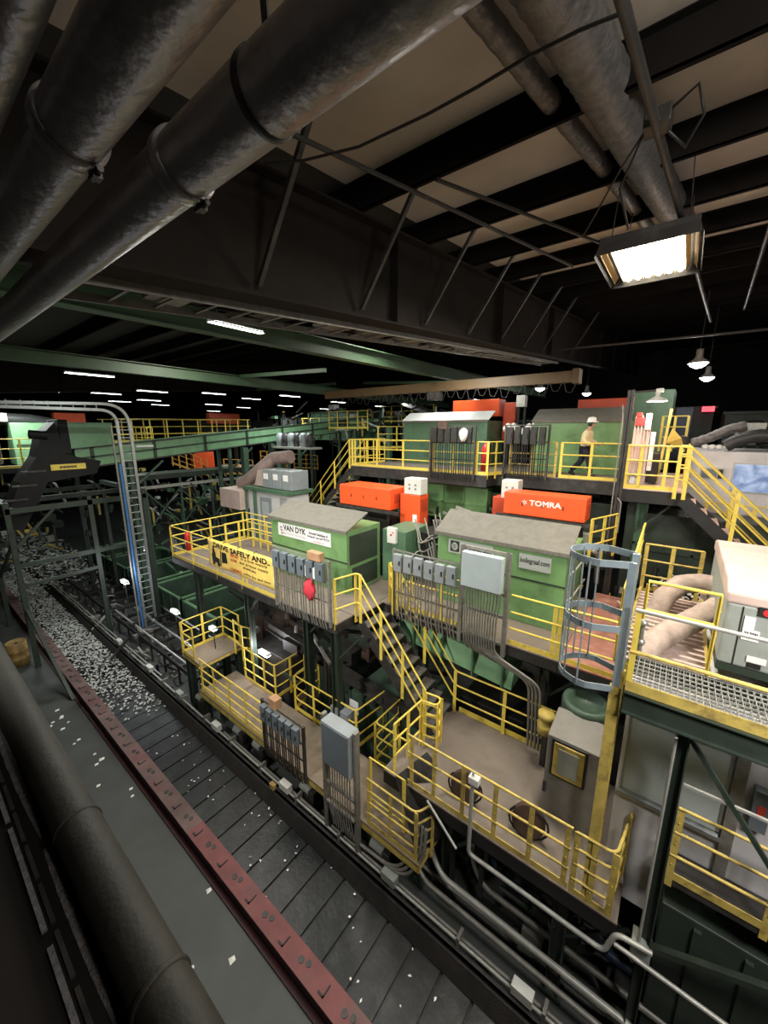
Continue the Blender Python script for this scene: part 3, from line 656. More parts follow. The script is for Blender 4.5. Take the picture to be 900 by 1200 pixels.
# banner
x0, x1, yb = -11.0, -7.8, 5.56; zt, zb2 = -3.17, -4.02
t = thing('safety_banner', ((x0+x1)/2, yb, zb2), 'yellow vinyl banner reading drive safely, tied to the platform railing', 'banner')
g = G(); nx, nz = 32, 8; vs = []
def bz(u, v): return zt-(zt-zb2-.03*math.sin(pi*u))*v-.03*math.sin(pi*u)*(1-v)
def by(u, v): return yb+.018*math.sin(9*u+4*v)*v+.01*math.sin(23*u)*v
for j in range(nz+1):
    for i in range(nx+1):
        u, v = i/nx, j/nz; vs.append((x0+(x1-x0)*u, by(u,v), bz(u,v)))
fs = [(j*(nx+1)+i, j*(nx+1)+i+1, (j+1)*(nx+1)+i+1, (j+1)*(nx+1)+i) for j in range(nz) for i in range(nx)]
g.add(vs, fs, True); sh = g.link('banner_sheet', BANN, t); sh.modifiers.new('s', 'SOLIDIFY').thickness = .004
def btext(name, txt, u0, v0, w, h, m, bold=.004):
    g = G(); text(g, txt, (x0+u0*(x1-x0), yb, zt-v0*(zt-zb2)), w, h, bold=bold)
    for i, v in enumerate(g.v):
        u = (v.x-x0)/(x1-x0); vv = (zt-v.z)/(zt-zb2); g.v[i] = Vector((v.x, by(u,vv)-.012+(v.y-yb), v.z-.03*math.sin(pi*u)))
    g.link(name, m, t)
btext('printed_title', 'DRIVE SAFELY AND..', .10, .25, 2.72, .15, INK, .016)
btext('printed_red_words', 'REPORT', .38, .36, .42, .085, INKR, .006); btext('printed_words', 'it a line supply', .54, .37, 1.2, .085, INK)
btext('printed_red_words', 'LOOK', .38, .51, .32, .085, INKR, .006); btext('printed_words', 'for proper supply', .52, .52, 1.3, .085, INK)
btext('printed_words', 'thank you', .56, .66, .62, .085, INK)
btext('printed_red_words', 'LOADING', .36, .86, .55, .09, INKR, .006); btext('printed_words', 'safety line and time', .56, .86, 1.25, .085, INK)
g = G()   # forklift pictogram
def bp(pts):
    g.poly([(x0+a*(x1-x0), by(a,b)-.012, zt-b*(zt-zb2)) for a, b in pts])
bp([(.05,.55),(.07,.45),(.12,.45),(.13,.6),(.2,.62),(.2,.8),(.06,.78)]); bp([(.065,.26),(.09,.22),(.105,.28),(.09,.34)]); bp([(.06,.34),(.1,.33),(.12,.47),(.07,.47)])
bp([(.21,.3),(.225,.3),(.225,.86),(.21,.86)]); bp([(.235,.34),(.31,.34),(.32,.7),(.24,.72)])
for cx in (.09,.18):
    bp([(cx+.025*math.cos(a*pi/6), .82+.09*math.sin(a*pi/6)) for a in range(12)])
g.link('printed_forklift', INK, t)

for q in range(5):
    x = x0+.1+q*(x1-x0-.2)/4; G().tube([(x,yb-.01,zt-.02),(x,5.66,zt+.02)], .012, 5).link('tie_strap', BLK, t)
# Van Dyk housing
t = longbox('sorter_housing', -9.75,-6.6,6.95,8.35,Z3,-2.57,GRN,LID,'long green housing with white name sign beside the banner platform',(7.75,-2.2), seam=-3.42)
g = G(); g.box((-9.38,6.925,-3.08),(-7.15,6.948,-2.70)); sg = g.link('name_sign', SIGNW, t)
g = G(); text(g, 'VAN DYK', (-9.13,6.92,-2.91), .98, .165, bold=.012); g.link('sign_lettering', INK, sg)
g = G(); text(g, 'RECYCLING SOLUTIONS', (-9.12,6.92,-3.02), .96, .06); g.link('sign_small_words', INKG, sg)
g = G(); text(g, 'Exclusive Distributor of', (-8.0,6.92,-2.84), .74, .075, bold=.003); text(g, 'Bollegraaf, Lubo and TITECH', (-8.06,6.92,-2.95), .86, .075, bold=.003); g.link('sign_lettering', INK, sg)
g = G(); text(g, 'www.vdrs.com', (-7.84,6.92,-3.045), .46, .05); g.link('sign_small_words', INKR, sg)
g = G()
for k in range(3):
    z = -2.80-.09*k; g.add([(-9.31+.02*k,6.92,z),(-9.19+.02*k,6.92,z),(-9.16+.02*k,6.92,z-.06),(-9.28+.02*k,6.92,z-.06)], [(0,1,2,3)])
g.link('sign_logo', INKG, sg)
g = G(); g.box((-6.6,7.05,-3.5),(-6.57,8.2,-2.7)); g.link('side_door', GRND, t, bevel=.01)
G().box((-6.6,7.15,-4.2),(-6.575,8.2,-3.6)).link('side_door', GRND, t, bevel=.01)
mbox((-6.55,8.4,Z3),(-5.75,9.6,-2.75), GRNC, 'drive_housing', 'low dark green drive housing behind the named green box', 'machine')
t = thing('control_box', (-6.35,8.3,-3.05), 'small white control box on the drive housing by the stair head', 'control box')
G().box((-6.3,8.28,-3.1),(-6.0,8.39,-2.65)).link('enclosure', WHT, t, bevel=.015)
g = G(); g.lathe((-6.15,8.27,-2.85), [(0,0),(.03,0),(.03,.02)], 10, 'y'); g.lathe((-6.08,8.27,-2.78), [(0,0),(.02,0),(.02,.02)], 10, 'y'); g.link('button', RED, t)
rack('grey disconnect rack with red cloth at the platform edge right of the banner', -7.7, -5.78, 5.52, -4.35, -2.78, 6, GRYP, CGRY, CGRY, bh=.42)
g = G(); g.sphere((-6.25,5.36,-3.5), .22, 12, (.8,.3,1.1))
for i, v in enumerate(g.v): g.v[i] = v+Vector((R.uniform(-.04,.04), R.uniform(-.02,.02), R.uniform(-.05,.05)))
tag(g.link('red_cloth', CLOTH), 'crumpled red cloth hooked on the disconnect rack', 'cloth')
mbox((-6.35,5.4,-2.82),(-5.95,5.56,-2.62), CARD, 'cardboard_carton', 'small brown carton on top of the disconnect rack', 'box')
mbox((-6.45,5.4,-3.25),(-6.1,5.5,-2.98), PAPER, 'paper_notice', 'pale notice sheet behind the red cloth', 'notice')

# orange sensor units
def sensor(x0, x1, y0, y1, z0, z1, label, txt=None, m=ORG):
    t = thing('optical_sorter_unit', ((x0+x1)/2,(y0+y1)/2,z0), label, 'sensor unit')
    b = G().box((x0,y0,z0),(x1,y1,z1)).link('orange_hood', m, t, bevel=.03)
    for i in range(3):
        x = x0+(x1-x0)*(i+1)/4; G().box((x-.012,y0-.012,(z0+z1)/2-.05),(x+.012,y0,(z0+z1)/2+.05)).link('latch', BLK, b)
    G().box((x1,y0+.2,z0+.2),(x1+.01,y1-.2,z1-.18)).link('end_plate', ORGD, b)
    if txt:
        g = G(); w = .8; xx = x0+(x1-x0)*.34; text(g, txt, (xx,y0-.004,z1-.32), w, .14, bold=.01)
        for k in range(6):
            a = k*pi/3; g.tube([(xx-.13+.02*math.cos(a),y0-.003,z1-.25+.02*math.sin(a)),(xx-.13+.07*math.cos(a+.7),y0-.003,z1-.25+.07*math.sin(a+.7))], .009, 5)
        g.link('brand_lettering', PAPER, b)
    for x in (x0+.15, x1-.15): G().box((x-.05,y0+.1,Z3),(x+.05,y0+.2,z0)).link('support_leg', BLK, t)
    for x in (x0+.15, x1-.15): G().box((x-.05,y1-.2,Z3),(x+.05,y1-.1,z0)).link('support_leg', BLK, t)
    G().box((x0-.2,y0,z0-.12),(x1+.3,y0+.08,z0-.02)).link('support_rail', STL, t)
    G().box((x0+.1,y0+.12,Z3+.3),(x1-.1,y1-.1,z0-.35)).link('sorter_chute', BLK, t)
    return t
sensor(-9.3,-7.1,9.5,10.5,-2.5,-1.82,'orange sensor unit above the lid of the named green housing')
sensor(-3.85,-1.75,10.5,11.15,-2.3,-1.68,'orange sensor unit with white brand name behind the right green box', 'TOMRA')
g = thing('sensor_control_cabinet', (-6.3,10.2,Z3), 'orange control cabinet between the two orange sensor units', 'cabinet')
G().box((-7.0,9.9,-3.0),(-6.25,10.4,-1.98)).link('orange_body', ORG, g, bevel=.02)
G().box((-6.25,9.95,-2.5),(-6.235,10.35,-2.1)).link('vent_plate', ORGD, g); G().box((-6.9,9.88,Z3),(-6.8,10,-3)).link('leg', BLK, g); G().box((-6.4,9.88,Z3),(-6.3,10,-3)).link('leg', BLK, g)
G().box((-6.5,9.88,-2.85),(-6.35,9.9,-2.6)).link('label_plate', PAPER, g)
def ebox(x, y, z, w, h, label):
    t = thing('junction_cabinet', (x,y,z), label, 'box'); G().box((x-w/2,y,z),(x+w/2,y+.4,z+h)).link('enclosure', WHT, t, bevel=.015)
    for q in (-.18, .18):
        for r in (.35, .6): G().box((x+q*w-.03,y-.012,z+r*h-.03),(x+q*w+.03,y,z+r*h+.03)).link('socket', CGRY, t)
ebox(-6.55,9.92,-1.97,.62,.5,'white socket box on top of the orange control cabinet')
ebox(-3.95,11.2,-2.0,.5,.55,'white box at the left end of the branded orange unit')
sbox((-4.45,11.2,-2.7),(-3.9,11.7,-1.98), ORGD, 'orange_control_cabinet', 'small orange cabinet partly hidden left of the branded orange unit', 'cabinet', -9)
railing('small yellow frame railing right of the branded orange unit', [(-1.5,9.9,-3.0),(-1.1,11.0,-3.0)], spacing=.6, h=.95, toe=False, pw=.12, posts=None)
# cables near
g = G()
for i in range(14):
    x = -6.1+R.random()*1.1; y = 8.4+R.random()*1.6; z = -3.3+R.random()*.9
    g.tube(fillet([(x,y,z),(x+.3,y-.2,z-.5-R.random()*.3),(x+.5+R.random()*.4,y,z-.3),(x+.6,y+.3,Z3+.1)], .2), .02, 6)
tag(g.link('cable_tangle', CGRY), 'tangle of grey cables between the two green boxes', 'cables', kind='stuff')
mbox((-5.9,9.2,Z3),(-5.1,10.4,-2.9), BLK, 'black_motor_unit', 'black drive unit behind the cable tangle', 'machine')

# Bollegraaf housing
t = longbox('sorter_housing', -4.68,-1.62,8.3,9.9,Z3,-2.52,GRN,LID,'right green housing with web-address sign behind the grey cabinet',(9.05,-2.08), seam=-3.25)
sg = G().box((-4.36,8.275,-2.98),(-3.2,8.298,-2.64)).link('name_sign', SIGNG, t)
g = G(); text(g, 'Bollegraaf', (-3.98,8.27,-2.9), .75, .17, bold=.012); g.link('sign_lettering', INK, sg)
g = G(); g.box((-4.3,8.268,-2.94),(-4.06,8.274,-2.67)); g.link('sign_logo_square', INK, sg)
g = G(); g.poly([(-4.18+.085*math.cos(a*pi/8),8.262,-2.805+.1*math.sin(a*pi/8)) for a in range(16)]); g.link('sign_logo_disc', SIGNG, sg)
g = G()
for i in range(3): g.box((-4.225+i*.035,8.256,-2.87),(-4.215+i*.035,8.26,-2.74))
g.link('sign_logo_lines', INK, sg)
sg2 = G().box((-2.60,8.27,-3.0),(-1.92,8.292,-2.66)).link('name_sign', SIGNG, t)
g = G(); text(g, 'bollegraaf.com', (-2.57,8.264,-2.89), .62, .15, bold=.003); g.link('sign_lettering', INK, sg2)
g = G()
for z in (-3.0,-3.6): g.tube([(-1.6,8.4,z),(-1.5,8.5,z+.1),(-1.5,9.8,z+.1),(-1.6,9.9,z)], .02, 6)
g.link('side_grab_rail', GALP, t)
railing('yellow railing in front of the right green box', [(-2.36,7.24,Z3),(-.3,7.24,Z3)], spacing=.8, posts=[(Vector((-1.52,7.24,Z3)),Vector((1,0,0))),(Vector((-1.42,7.24,Z3)),Vector((1,0,0))),(Vector((-.32,7.24,Z3)),Vector((1,0,0)))])
railing('yellow railing hidden behind the grey disconnect row', [(-5.25,7.26,Z3),(-3.45,7.26,Z3)], spacing=1.5, posts=[(Vector((-5.2,7.26,Z3)),Vector((1,0,0))),(Vector((-3.95,7.26,Z3)),Vector((1,0,0)))])
rack('grey row of disconnect switches left of the big panel on the right platform', -5.2, -3.42, 7.12, -4.5, -2.78, 6, GRYB, CGRY, CGRY, bh=.42)
t = thing('panel_stand', (-2.9,7.12,-4.5), 'large pale grey panel on a conduit-filled stand before the right green box', 'electrical panel')
for x in (-3.4,-2.42): G().box((x-.04,7.08,-4.55),(x+.04,7.16,-2.34)).link('frame_post', CGRY, t)
for z in (-2.37,-3.22,-3.7,-4.3): G().box((-3.4,7.09,z-.03),(-2.42,7.15,z+.03)).link('frame_rail', CGRY, t)
G().box((-3.34,6.92,-3.16),(-2.48,7.08,-2.42)).link('panel_cabinet', GRYL, t, bevel=.015)
for i in range(13):
    x = -3.3+i*.066; g = G(); g.tube(fillet([(x,7.0,-3.16),(x,7.0,-3.4),(x+.02*(6-i)*.4,7.0,-3.7),(x+.02*(6-i)*.5,7.0,-4.45),(x+.12+.04*i,7.1,-4.62-.02*i)], .12), .018, 6); g.link('conduit', CGRY, t)
for i in range(4):
    o = G().tube(fillet([(-2.75+i*.09,7.02,-4.55),(-2.3+i*.09,7.05,-4.72),(-1.85+i*.07,7.1,-4.9),(-1.8+i*.07,7.15,-5.9),(-1.8+i*.07,7.2,-6.4)], .3, 8), .026, 8).link('bent_conduit', CGRY)
    tag(o, 'grey bent conduit dropping from the panel stand to the lower deck, one of a bundle', 'conduit', 'bent conduits below the panel stand')
# machinery below the right platform
t = thing('under_platform_hopper', (-3.5,8.2,-6.5), 'pale green sloping conveyor trough under the right platform', 'conveyor')
g = G(); g.add([(-5.3,7.6,-4.75),(-2.3,7.6,-5.05),(-2.3,7.45,-5.5),(-5.3,7.45,-5.25),(-5.3,8.4,-4.75),(-2.3,8.4,-5.05),(-2.3,8.4,-5.5),(-5.3,8.4,-5.25)], [(0,1,2,3),(7,6,5,4),(0,4,5,1),(2,6,7,3),(1,5,6,2),(0,3,7,4)]); g.link('trough', GRNL, t)
for x in (-4.8,-4.0,-3.2,-2.5): G().box((x-.02,7.4,-5.5),(x+.02,7.6,-4.85)).link('rib', GRNC, t)
for x in (-4.9,-2.6): G().box((x-.06,7.9,-9),(x+.06,8.02,-5.3)).link('leg', GRND, t)
ribbed('ribbed_black_hose', [(-2.2,7.75,-4.9),(-1.9,7.8,-4.95),(-1.75,7.8,-5.2),(-1.7,7.8,-6.4)], .17, HOSD, 'black ribbed vertical hose below the right platform', 'hose', step=.05, amp=.09)
ribbed('ribbed_black_hose', [(-1.1,7.5,-4.85),(-.8,7.5,-4.8),(-.4,7.5,-4.95)], .12, HOSD, 'short black ribbed hose below the reddish deck', 'hose', step=.04, amp=.1)
mbox((-1.25,7.3,-5.4),(-1.0,7.5,-5.0), ACG, 'small_relay_box', 'small grey box under the reddish deck edge', 'box')
t = thing('round_tank', (-.75,7.0,-6.5), 'green round-topped tank behind the grey machine on the brown deck', 'tank')
G().lathe((-.8,7.05,-6.5), [(0,0),(.42,0),(.42,1.65),(.40,1.72),(.3,1.72),(.3,1.6),(0,1.6)], 24).link('tank_wall', GRNB, t)

# ================================================================== STAIRS from -4.3 to -6.55
Z2 = -6.55
stairs('central steel staircase between the green boxes and the brown deck', (-5.55,6.7,Z3), (-3.6,6.75,Z2), .92, 9)
railing('left yellow handrail of the central staircase', [(-5.75,5.62,Z3),(-5.62,6.2,Z3),(-5.5,6.22,Z3),(-3.7,6.24,Z2+.05)], toe=False, spacing=1.1)
railing('right yellow handrail of the central staircase running on to the brown deck', [(-5.15,7.15,Z3),(-3.55,7.32,Z2),(-1.2,7.34,Z2)], toe=False, spacing=1.3)
railing('looped yellow rail end at the top right of the central staircase', [(-5.05,7.7,Z3),(-5.45,7.3,Z3),(-5.2,7.05,Z3)], toe=False, spacing=.3, rails=(1,.75,.5))
railing('looped yellow rail end at the foot of the central staircase', [(-3.72,6.25,Z2),(-3.35,6.3,Z2),(-3.3,6.05,Z2),(-3.6,6.0,Z2)], toe=False, spacing=.3, rails=(1,.75,.5,.25))
# brown mid deck
deck('brown dusty lower deck at the foot of the central staircase', -3.9, .1, 5.03, 7.38, Z2, DECK, [(-2.6,5.4),(-.6,5.3),(-2.6,7.2),(-.5,7.2)], beam=.3, edge=BLK)
tag(G().box((-3.45,7.385,Z2-.02),(-1.2,7.4,Z2+.12)).link('toe_plate', YEL), 'yellow toe plate along the far edge of the brown deck', 'toe plate')
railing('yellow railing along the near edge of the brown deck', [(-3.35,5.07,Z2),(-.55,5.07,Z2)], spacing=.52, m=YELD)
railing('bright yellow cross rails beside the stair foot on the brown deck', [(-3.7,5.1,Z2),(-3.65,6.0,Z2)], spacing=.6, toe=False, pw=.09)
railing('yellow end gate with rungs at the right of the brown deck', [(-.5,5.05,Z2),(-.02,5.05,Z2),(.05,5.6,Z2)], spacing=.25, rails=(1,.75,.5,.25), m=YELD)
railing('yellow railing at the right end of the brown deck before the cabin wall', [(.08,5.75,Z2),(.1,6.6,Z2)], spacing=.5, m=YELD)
CASE = mat('grey_brown_casing', (.20,.19,.17), .5, 0, .1, 3, dirt=(.12,.11,.09))
t = thing('baler_control_cabinet', (-.9,6.5,Z2), 'tall grey machine casing with yellow-framed door on the brown deck', 'machine')
g = G(); g.prism([(6.05,Z2),(6.7,Z2),(6.7,-4.86),(6.05,-4.98)], 'x', -1.2, -.42); g.link('casing', CASE, t, bevel=.02)
G().box((-1.12,6.02,-5.7),(-.58,6.05,-5.0)).link('door_gasket', BLK, t, bevel=.015); G().box((-1.08,6.0,-5.66),(-.62,6.03,-5.04)).link('door_panel', YELD, t, bevel=.015)
G().box((-1.0,5.985,-5.58),(-.7,6.005,-5.12)).link('door_plate', ACG, t); G().box((-1.2,6.02,-6.1),(-1.15,6.05,-5.9)).link('handle', STL, t)
t = thing('drum_on_bracket', (-1.55,6.9,-6.5), 'small pale round fan drum left of the grey machine casing', 'drum')
G().lathe((-1.45,7.0,-5.75), [(0,0),(.15,0),(.15,.2),(.11,.22),(.11,.3),(.15,.32),(.15,.42),(0,.42)], 18).link('drum_body', YELD, t); G().box((-1.5,7.0,Z2),(-1.4,7.1,-5.75)).link('bracket', STL, t)
def reel(x, y, z, label, r=.26):
    t = thing('hose_reel', (x,y,z), label, 'hose reel')
    d = Vector((.25,-1,0.25)).normalized()
    c = Vector((x,y,z+r+.02)); g = G(); g.tube([c-d*.05, c+d*.05], r, 24); g.link('reel_disc', BRN, t)
    g = G(); g.tube([c+d*.06+Vector((r*1.15*math.cos(a*pi/8), r*.2*math.cos(a*pi/8), r*1.15*math.sin(a*pi/8))) for a in range(-10,4)], .018, 6); g.link('hose_loop', BLK, t)
    G().box((x-.05,y-.02,z),(x+.05,y+.1,z+r)).link('stand', STL, t)
reel(-2.35,5.45,Z2,'dark round hose reel on the left of the brown deck')
reel(-1.25,5.5,Z2,'dark round hose reel near the grey machine casing')
t = thing('chute_hood', (-3.0,5.3,-6.6), 'dark sloping chute hood at the near left corner of the brown deck', 'chute')
g = G(); g.add([(-3.55,4.95,-6.45),(-3.0,4.75,-7.4),(-2.75,5.2,-7.0),(-3.2,5.5,-6.1),(-3.6,5.3,-6.9),(-3.0,5.0,-7.9),(-2.6,5.5,-7.5),(-3.1,5.8,-6.6)], [(0,1,2,3),(7,6,5,4),(0,4,5,1),(1,5,6,2),(2,6,7,3),(3,7,4,0)]); g.link('hood', STL, t)
G().tube([(-2.85,4.95,-6.5),(-2.2,4.85,-6.95)], .025, 6).link('edge_strip', GALP, t)
t = thing('pole_flood_lamp', (-1.95,4.95,-7.0), 'small white lamp head on a pale pole at the near edge of the brown deck', 'lamp')
G().tube(fillet([(-2.02,4.95,-5.55),(-2.02,4.95,-7.0),(.0,4.93,-7.0),(.1,4.95,-6.6),(.5,5.0,-6.6)], .1), .035, 8).link('conduit_pole', GALP, t)
G().box((-2.07,4.88,-5.55),(-1.9,5.0,-5.42)).link('lamp_head', WHT, t, bevel=.01); G().tube([(-2.02,4.95,-5.5),(-2.0,4.93,-5.32)], .02, 6).link('bracket', GALP, t)

# ladder with cage
LX, LY = -.27, 5.06
t = thing('caged_ladder', (LX-.05,LY,Z2), 'blue-grey safety cage ladder rising beside the right walkway, yellow below', 'ladder')
for dx in (-.06,.0):
    G().box((-.36,LY+(.0 if dx else .42),Z2),(-.24,LY+(.06 if dx else .48),-3.1)).link('lower_stile', YELD, t)
    G().box((-.34,LY+(.0 if dx else .42),-3.1),(-.26,LY+(.06 if dx else .48),-1.5)).link('upper_stile', CAGE, t)
for i in range(16):
    z = Z2+.25+i*.3
    if z < -1.6: G().tube([(-.30,LY+.03,z),(-.30,LY+.45,z)], .014, 6).link('rung', YELD if z < -3.1 else CAGE, t)
def hoop(z):
    pts = [(-.30,LY+.02)]; 
    for k in range(25):
        a = -pi/2-pi*k/24; pts.append((-.62+.38*math.cos(a)*1.0, LY+.25+.36*math.sin(a)))
    pts.append((-.30,LY+.48)); return [(x,y,z) for x, y in pts]
for z in (-1.53,-2.35,-3.15):
    pts = hoop(z); g = G()
    for a, b in zip(pts[:-1], pts[1:]): g.bar(a, b, .012, .085)
    g.link('cage_hoop', CAGE, t)
for k in (3,7,11,13,15,19,23):
    p = hoop(0)[k]; G().bar((p[0],p[1],-1.53),(p[0],p[1],-3.15),.014,.045,up=(0,1,0)).link('cage_strap', CAGE, t)

# ================================================================== RIGHT PLATFORM (z -3.05)
Z5 = -3.05
t = thing('grating_walkway', (.9,5.4,Z5-.25), 'steel grating walkway on a green beam at the right edge', 'platform')
g = G()
for i in range(44): x = -.18+i*.06; g.box((x,5.02,Z5-.03),(x+.006,5.9,Z5))
for i in range(9): y = 5.03+i*.11; g.box((-.18,y,Z5-.025),(2.45,y+.006,Z5-.004))
g.link('grating', GALP, t)
g = G(); g.box((-.2,4.98,Z5-.28),(2.5,4.995,Z5)); g.box((-.2,4.93,Z5-.28),(2.5,5.0,Z5-.265)); g.box((-.2,4.93,Z5-.015),(2.5,5.0,Z5)); g.link('edge_beam', GRND, t)
g = G(); g.box((-.2,5.9,Z5-.28),(2.5,5.92,Z5)); g.link('edge_beam', GRND, t)
G().box((-.2,4.985,Z5),(2.5,4.998,Z5+.13)).link('toe_board', YELD, t)
t = thing('mesh_guard_railing', (.5,5.0,Z5), 'yellow guard railing with welded wire mesh infill at the right edge', 'railing')
g = G()
for i in range(52): x = -.12+i*.05; g.box((x,5.0,Z5+.12),(x+.005,5.005,Z5+.5))
for i in range(9): z = Z5+.13+i*.046; g.box((-.12,4.998,z),(2.45,5.003,z+.005))
g.link('wire_mesh', GALP, t)
for z, m, n in ((-2.02,GALP,'top_rail'),(-2.54,YELD,'mid_rail')): G().tube([(-.2,5.0,z),(2.45,5.0,z)], .024, 8).link(n, m, t)
for x in (-.17,1.35): G().box((x-.03,4.99,Z5),(x+.03,5.01,-2.0)).link('post', YEL, t)
railing('inner yellow and cream railing before the air conditioner', [(-.15,6.0,Z5),(.6,6.0,Z5)], m=YEL, posts=[(Vector((.6,6.0,Z5)),Vector((0,1,0))),(Vector((-.14,6.0,Z5)),Vector((0,1,0)))], rails=(1,.62), toe=False)
t = thing('rail_clamp_fittings', (-.2,5.4,Z5), 'grey clamped pipe fittings joining the rails near the ladder top', 'fitting')
g = G(); g.sphere((-.12,5.1,-2.2), .05, 8); g.sphere((-.12,5.12,-2.45), .05, 8); g.tube([(-.12,5.1,-2.2),(-.12,5.12,-2.6)], .025, 6); g.link('clamp', GALV, t)
# slatted conveyor roof and hoses
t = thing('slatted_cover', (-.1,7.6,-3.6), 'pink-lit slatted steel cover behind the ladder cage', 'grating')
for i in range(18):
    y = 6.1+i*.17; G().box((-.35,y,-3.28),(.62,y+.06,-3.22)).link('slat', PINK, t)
G().box((-.38,6.0,-3.34),(-.34,9.3,-3.22)).link('side_frame', YELD, t); G().box((.62,6.0,-3.34),(.66,9.3,-3.22)).link('side_frame', YELD, t)
for x in (-.36,.64): G().box((x-.03,6.1,-9),(x+.03,6.16,-3.3)).link('leg', STL, t)
ribbed('insulated_hose', [(-.12,6.15,-3.3),(-.05,6.3,-3.05),(.15,6.75,-2.98),(.45,7.3,-2.9),(.75,7.7,-2.75)], .17, HOSE, 'thick pale insulated duct lying on the slatted cover, nearer one', step=.12, amp=.03)
ribbed('insulated_hose', [(-.05,8.0,-3.3),(.05,8.2,-2.95),(.25,8.5,-2.75),(.55,8.6,-2.68),(.85,8.6,-2.7)], .17, HOSE, 'pale insulated duct elbow entering the air conditioner, farther one', step=.12, amp=.03)
railing('slanting yellow rail left of the slatted cover', [(-.42,6.2,-3.3),(-.45,9.6,-3.0)], spacing=1.1, toe=False)
railing('dark yellow cross frame beyond the slatted cover', [(-.4,9.9,-3.5),(.6,9.9,-3.5)], spacing=.4, toe=False, m=YELD)
# air conditioner
t = thing('air_conditioner', (1.5,7.5,Z5), 'big grey-green rooftop air conditioner with red badge on the right walkway', 'air conditioner')
G().box((.68,6.22,Z5),(2.6,9.0,-2.95)).link('base_rail', GRND, t)
G().box((.68,6.22,-2.95),(2.6,9.0,-2.12)).link('casing', ACG, t, bevel=.03)
g = G(); g.prism([(6.20,-2.12),(9.02,-2.12),(9.02,-1.95),(8.6,-1.86),(6.5,-1.86),(6.20,-1.98)], 'x', .66, 2.62); g.link('top_cover', PINK, t, bevel=.03)
G().box((.83,6.205,-2.93),(.84,6.225,-2.14)).link('panel_seam', BLK, t)
b = G().box((.97,6.195,-2.22),(1.9,6.215,-2.10)).link('brand_badge', BLK, t)
g = G(); g.poly([(1.05+.045*math.cos(a*pi/8),6.19,-2.16+.045*math.sin(a*pi/8)) for a in range(16)]); text(g, 'TRANE', (1.13,6.19,-2.19), .34, .055, bold=.004); g.link('badge_print', RED, b)
G().box((.86,6.2,-2.52),(.96,6.215,-2.25)).link('paper_label', PAPER, t)
b = G().box((.86,6.198,-2.56),(1.02,6.214,-2.42)).link('paper_label', PAPER, t)
g = G(); text(g, '7.5 TON', (.88,6.194,-2.5), .12, .05, bold=.004); g.link('label_print', INK, b)
G().box((.95,6.2,-2.84),(1.13,6.214,-2.76)).link('paper_label', PAPER, t); G().box((.97,6.195,-2.91),(1.09,6.214,-2.845)).link('handle', BLK, t)
G().box((1.3,6.9,-1.87),(2.0,7.6,-1.845)).link('roof_patch', BLK, t)

# cabin beneath right platform
t = thing('sorting_cabin', (1.5,6.5,-6.9), 'pale sorting cabin with wide windows under the right grating walkway', 'cabin')
G().box((-.17,5.82,-7.0),(3.2,8.5,-3.36)).link('cabin_wall', WHP, t)
g = G()
for i in range(56): x = -.15+i*.06; g.box((x,5.80,-3.85),(x+.03,5.82,-3.38))
g.link('corrugated_fascia', CORR, t)
for a, b in ((-.12,.42),(.50,.98)):
    f = G(); f.box((a,5.79,-5.14),(b,5.83,-5.08)); f.box((a,5.79,-3.92),(b,5.83,-3.87)); f.box((a,5.79,-5.1),(a+.03,5.83,-3.9)); f.box((b-.03,5.79,-5.1),(b,5.83,-3.9))
    fr = f.link('window_frame', GALV, t); G().box((a+.03,5.80,-5.09),(b-.03,5.815,-3.92)).link('window_pane', GLASS, fr)
G().box((-.15,5.76,-5.2),(1.0,5.83,-5.14)).link('window_sill', GALV, t)
for x in (1.0,): G().box((x,5.76,-7.0),(x+.12,5.83,-3.86)).link('wall_mullion', CGRY, t)
G().box((1.2,5.7,-4.75),(1.35,5.82,-4.2)).link('speaker_box', GRYP, t); G().box((1.24,5.69,-4.5),(1.31,5.705,-4.38)).link('red_label', INKR, t)
t = thing('green_support_frame', (.45,5.2,-9), 'dark green post and diagonal braces holding the right walkway', 'support frame')
g = G(); g.box((.36,5.12,-9),(.375,5.28,-3.33)); g.box((.47,5.12,-9),(.485,5.28,-3.33)); g.box((.36,5.19,-9),(.485,5.205,-3.33)); g.link('post', GRND, t)
G().tube([(.355,5.1,-6.7),(.355,5.1,-3.5)], .018, 6).link('conduit', GALP, t)
G().bar((.5,5.15,-3.5),(1.5,5.15,-4.9),.05,.05).link('diagonal_brace', GRND, t); G().bar((.5,5.15,-4.1),(2.4,5.15,-4.1),.03,.03).link('tie_rod', GALP, t)
G().bar((.5,5.15,-6.7),(2.2,5.15,-5.9),.08,.08).link('diagonal_brace', GRND, t)
G().box((.28,5.05,-7.0),(.5,5.3,-6.7)).link('base_bracket', ACG, t, bevel=.01)
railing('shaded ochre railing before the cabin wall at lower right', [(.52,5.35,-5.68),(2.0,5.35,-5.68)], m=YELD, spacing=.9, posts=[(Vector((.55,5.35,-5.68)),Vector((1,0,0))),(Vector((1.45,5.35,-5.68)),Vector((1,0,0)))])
tag(G().box((.5,5.36,-5.8),(3,5.8,-5.7)).link('cabin_ledge', STL), 'narrow steel ledge below the cabin windows', 'platform')
t = thing('green_container', (1.6,6.0,-9), 'dark green steel container under the cabin in the lower right corner', 'container')
G().box((.55,5.5,-9),(3.4,8.2,-6.3)).link('container_body', GRND, t, bevel=.02)
for x in (.9,1.4,1.9): G().box((x,5.45,-8.9),(x+.08,5.5,-6.4)).link('rib', GRND, t)
tag(G().tube([(.1,5.0,-6.85),(2.2,5.0,-6.95)], .03, 8).link('conduit_run', GALP), 'pale conduit crossing the green container at lower right', 'conduit')

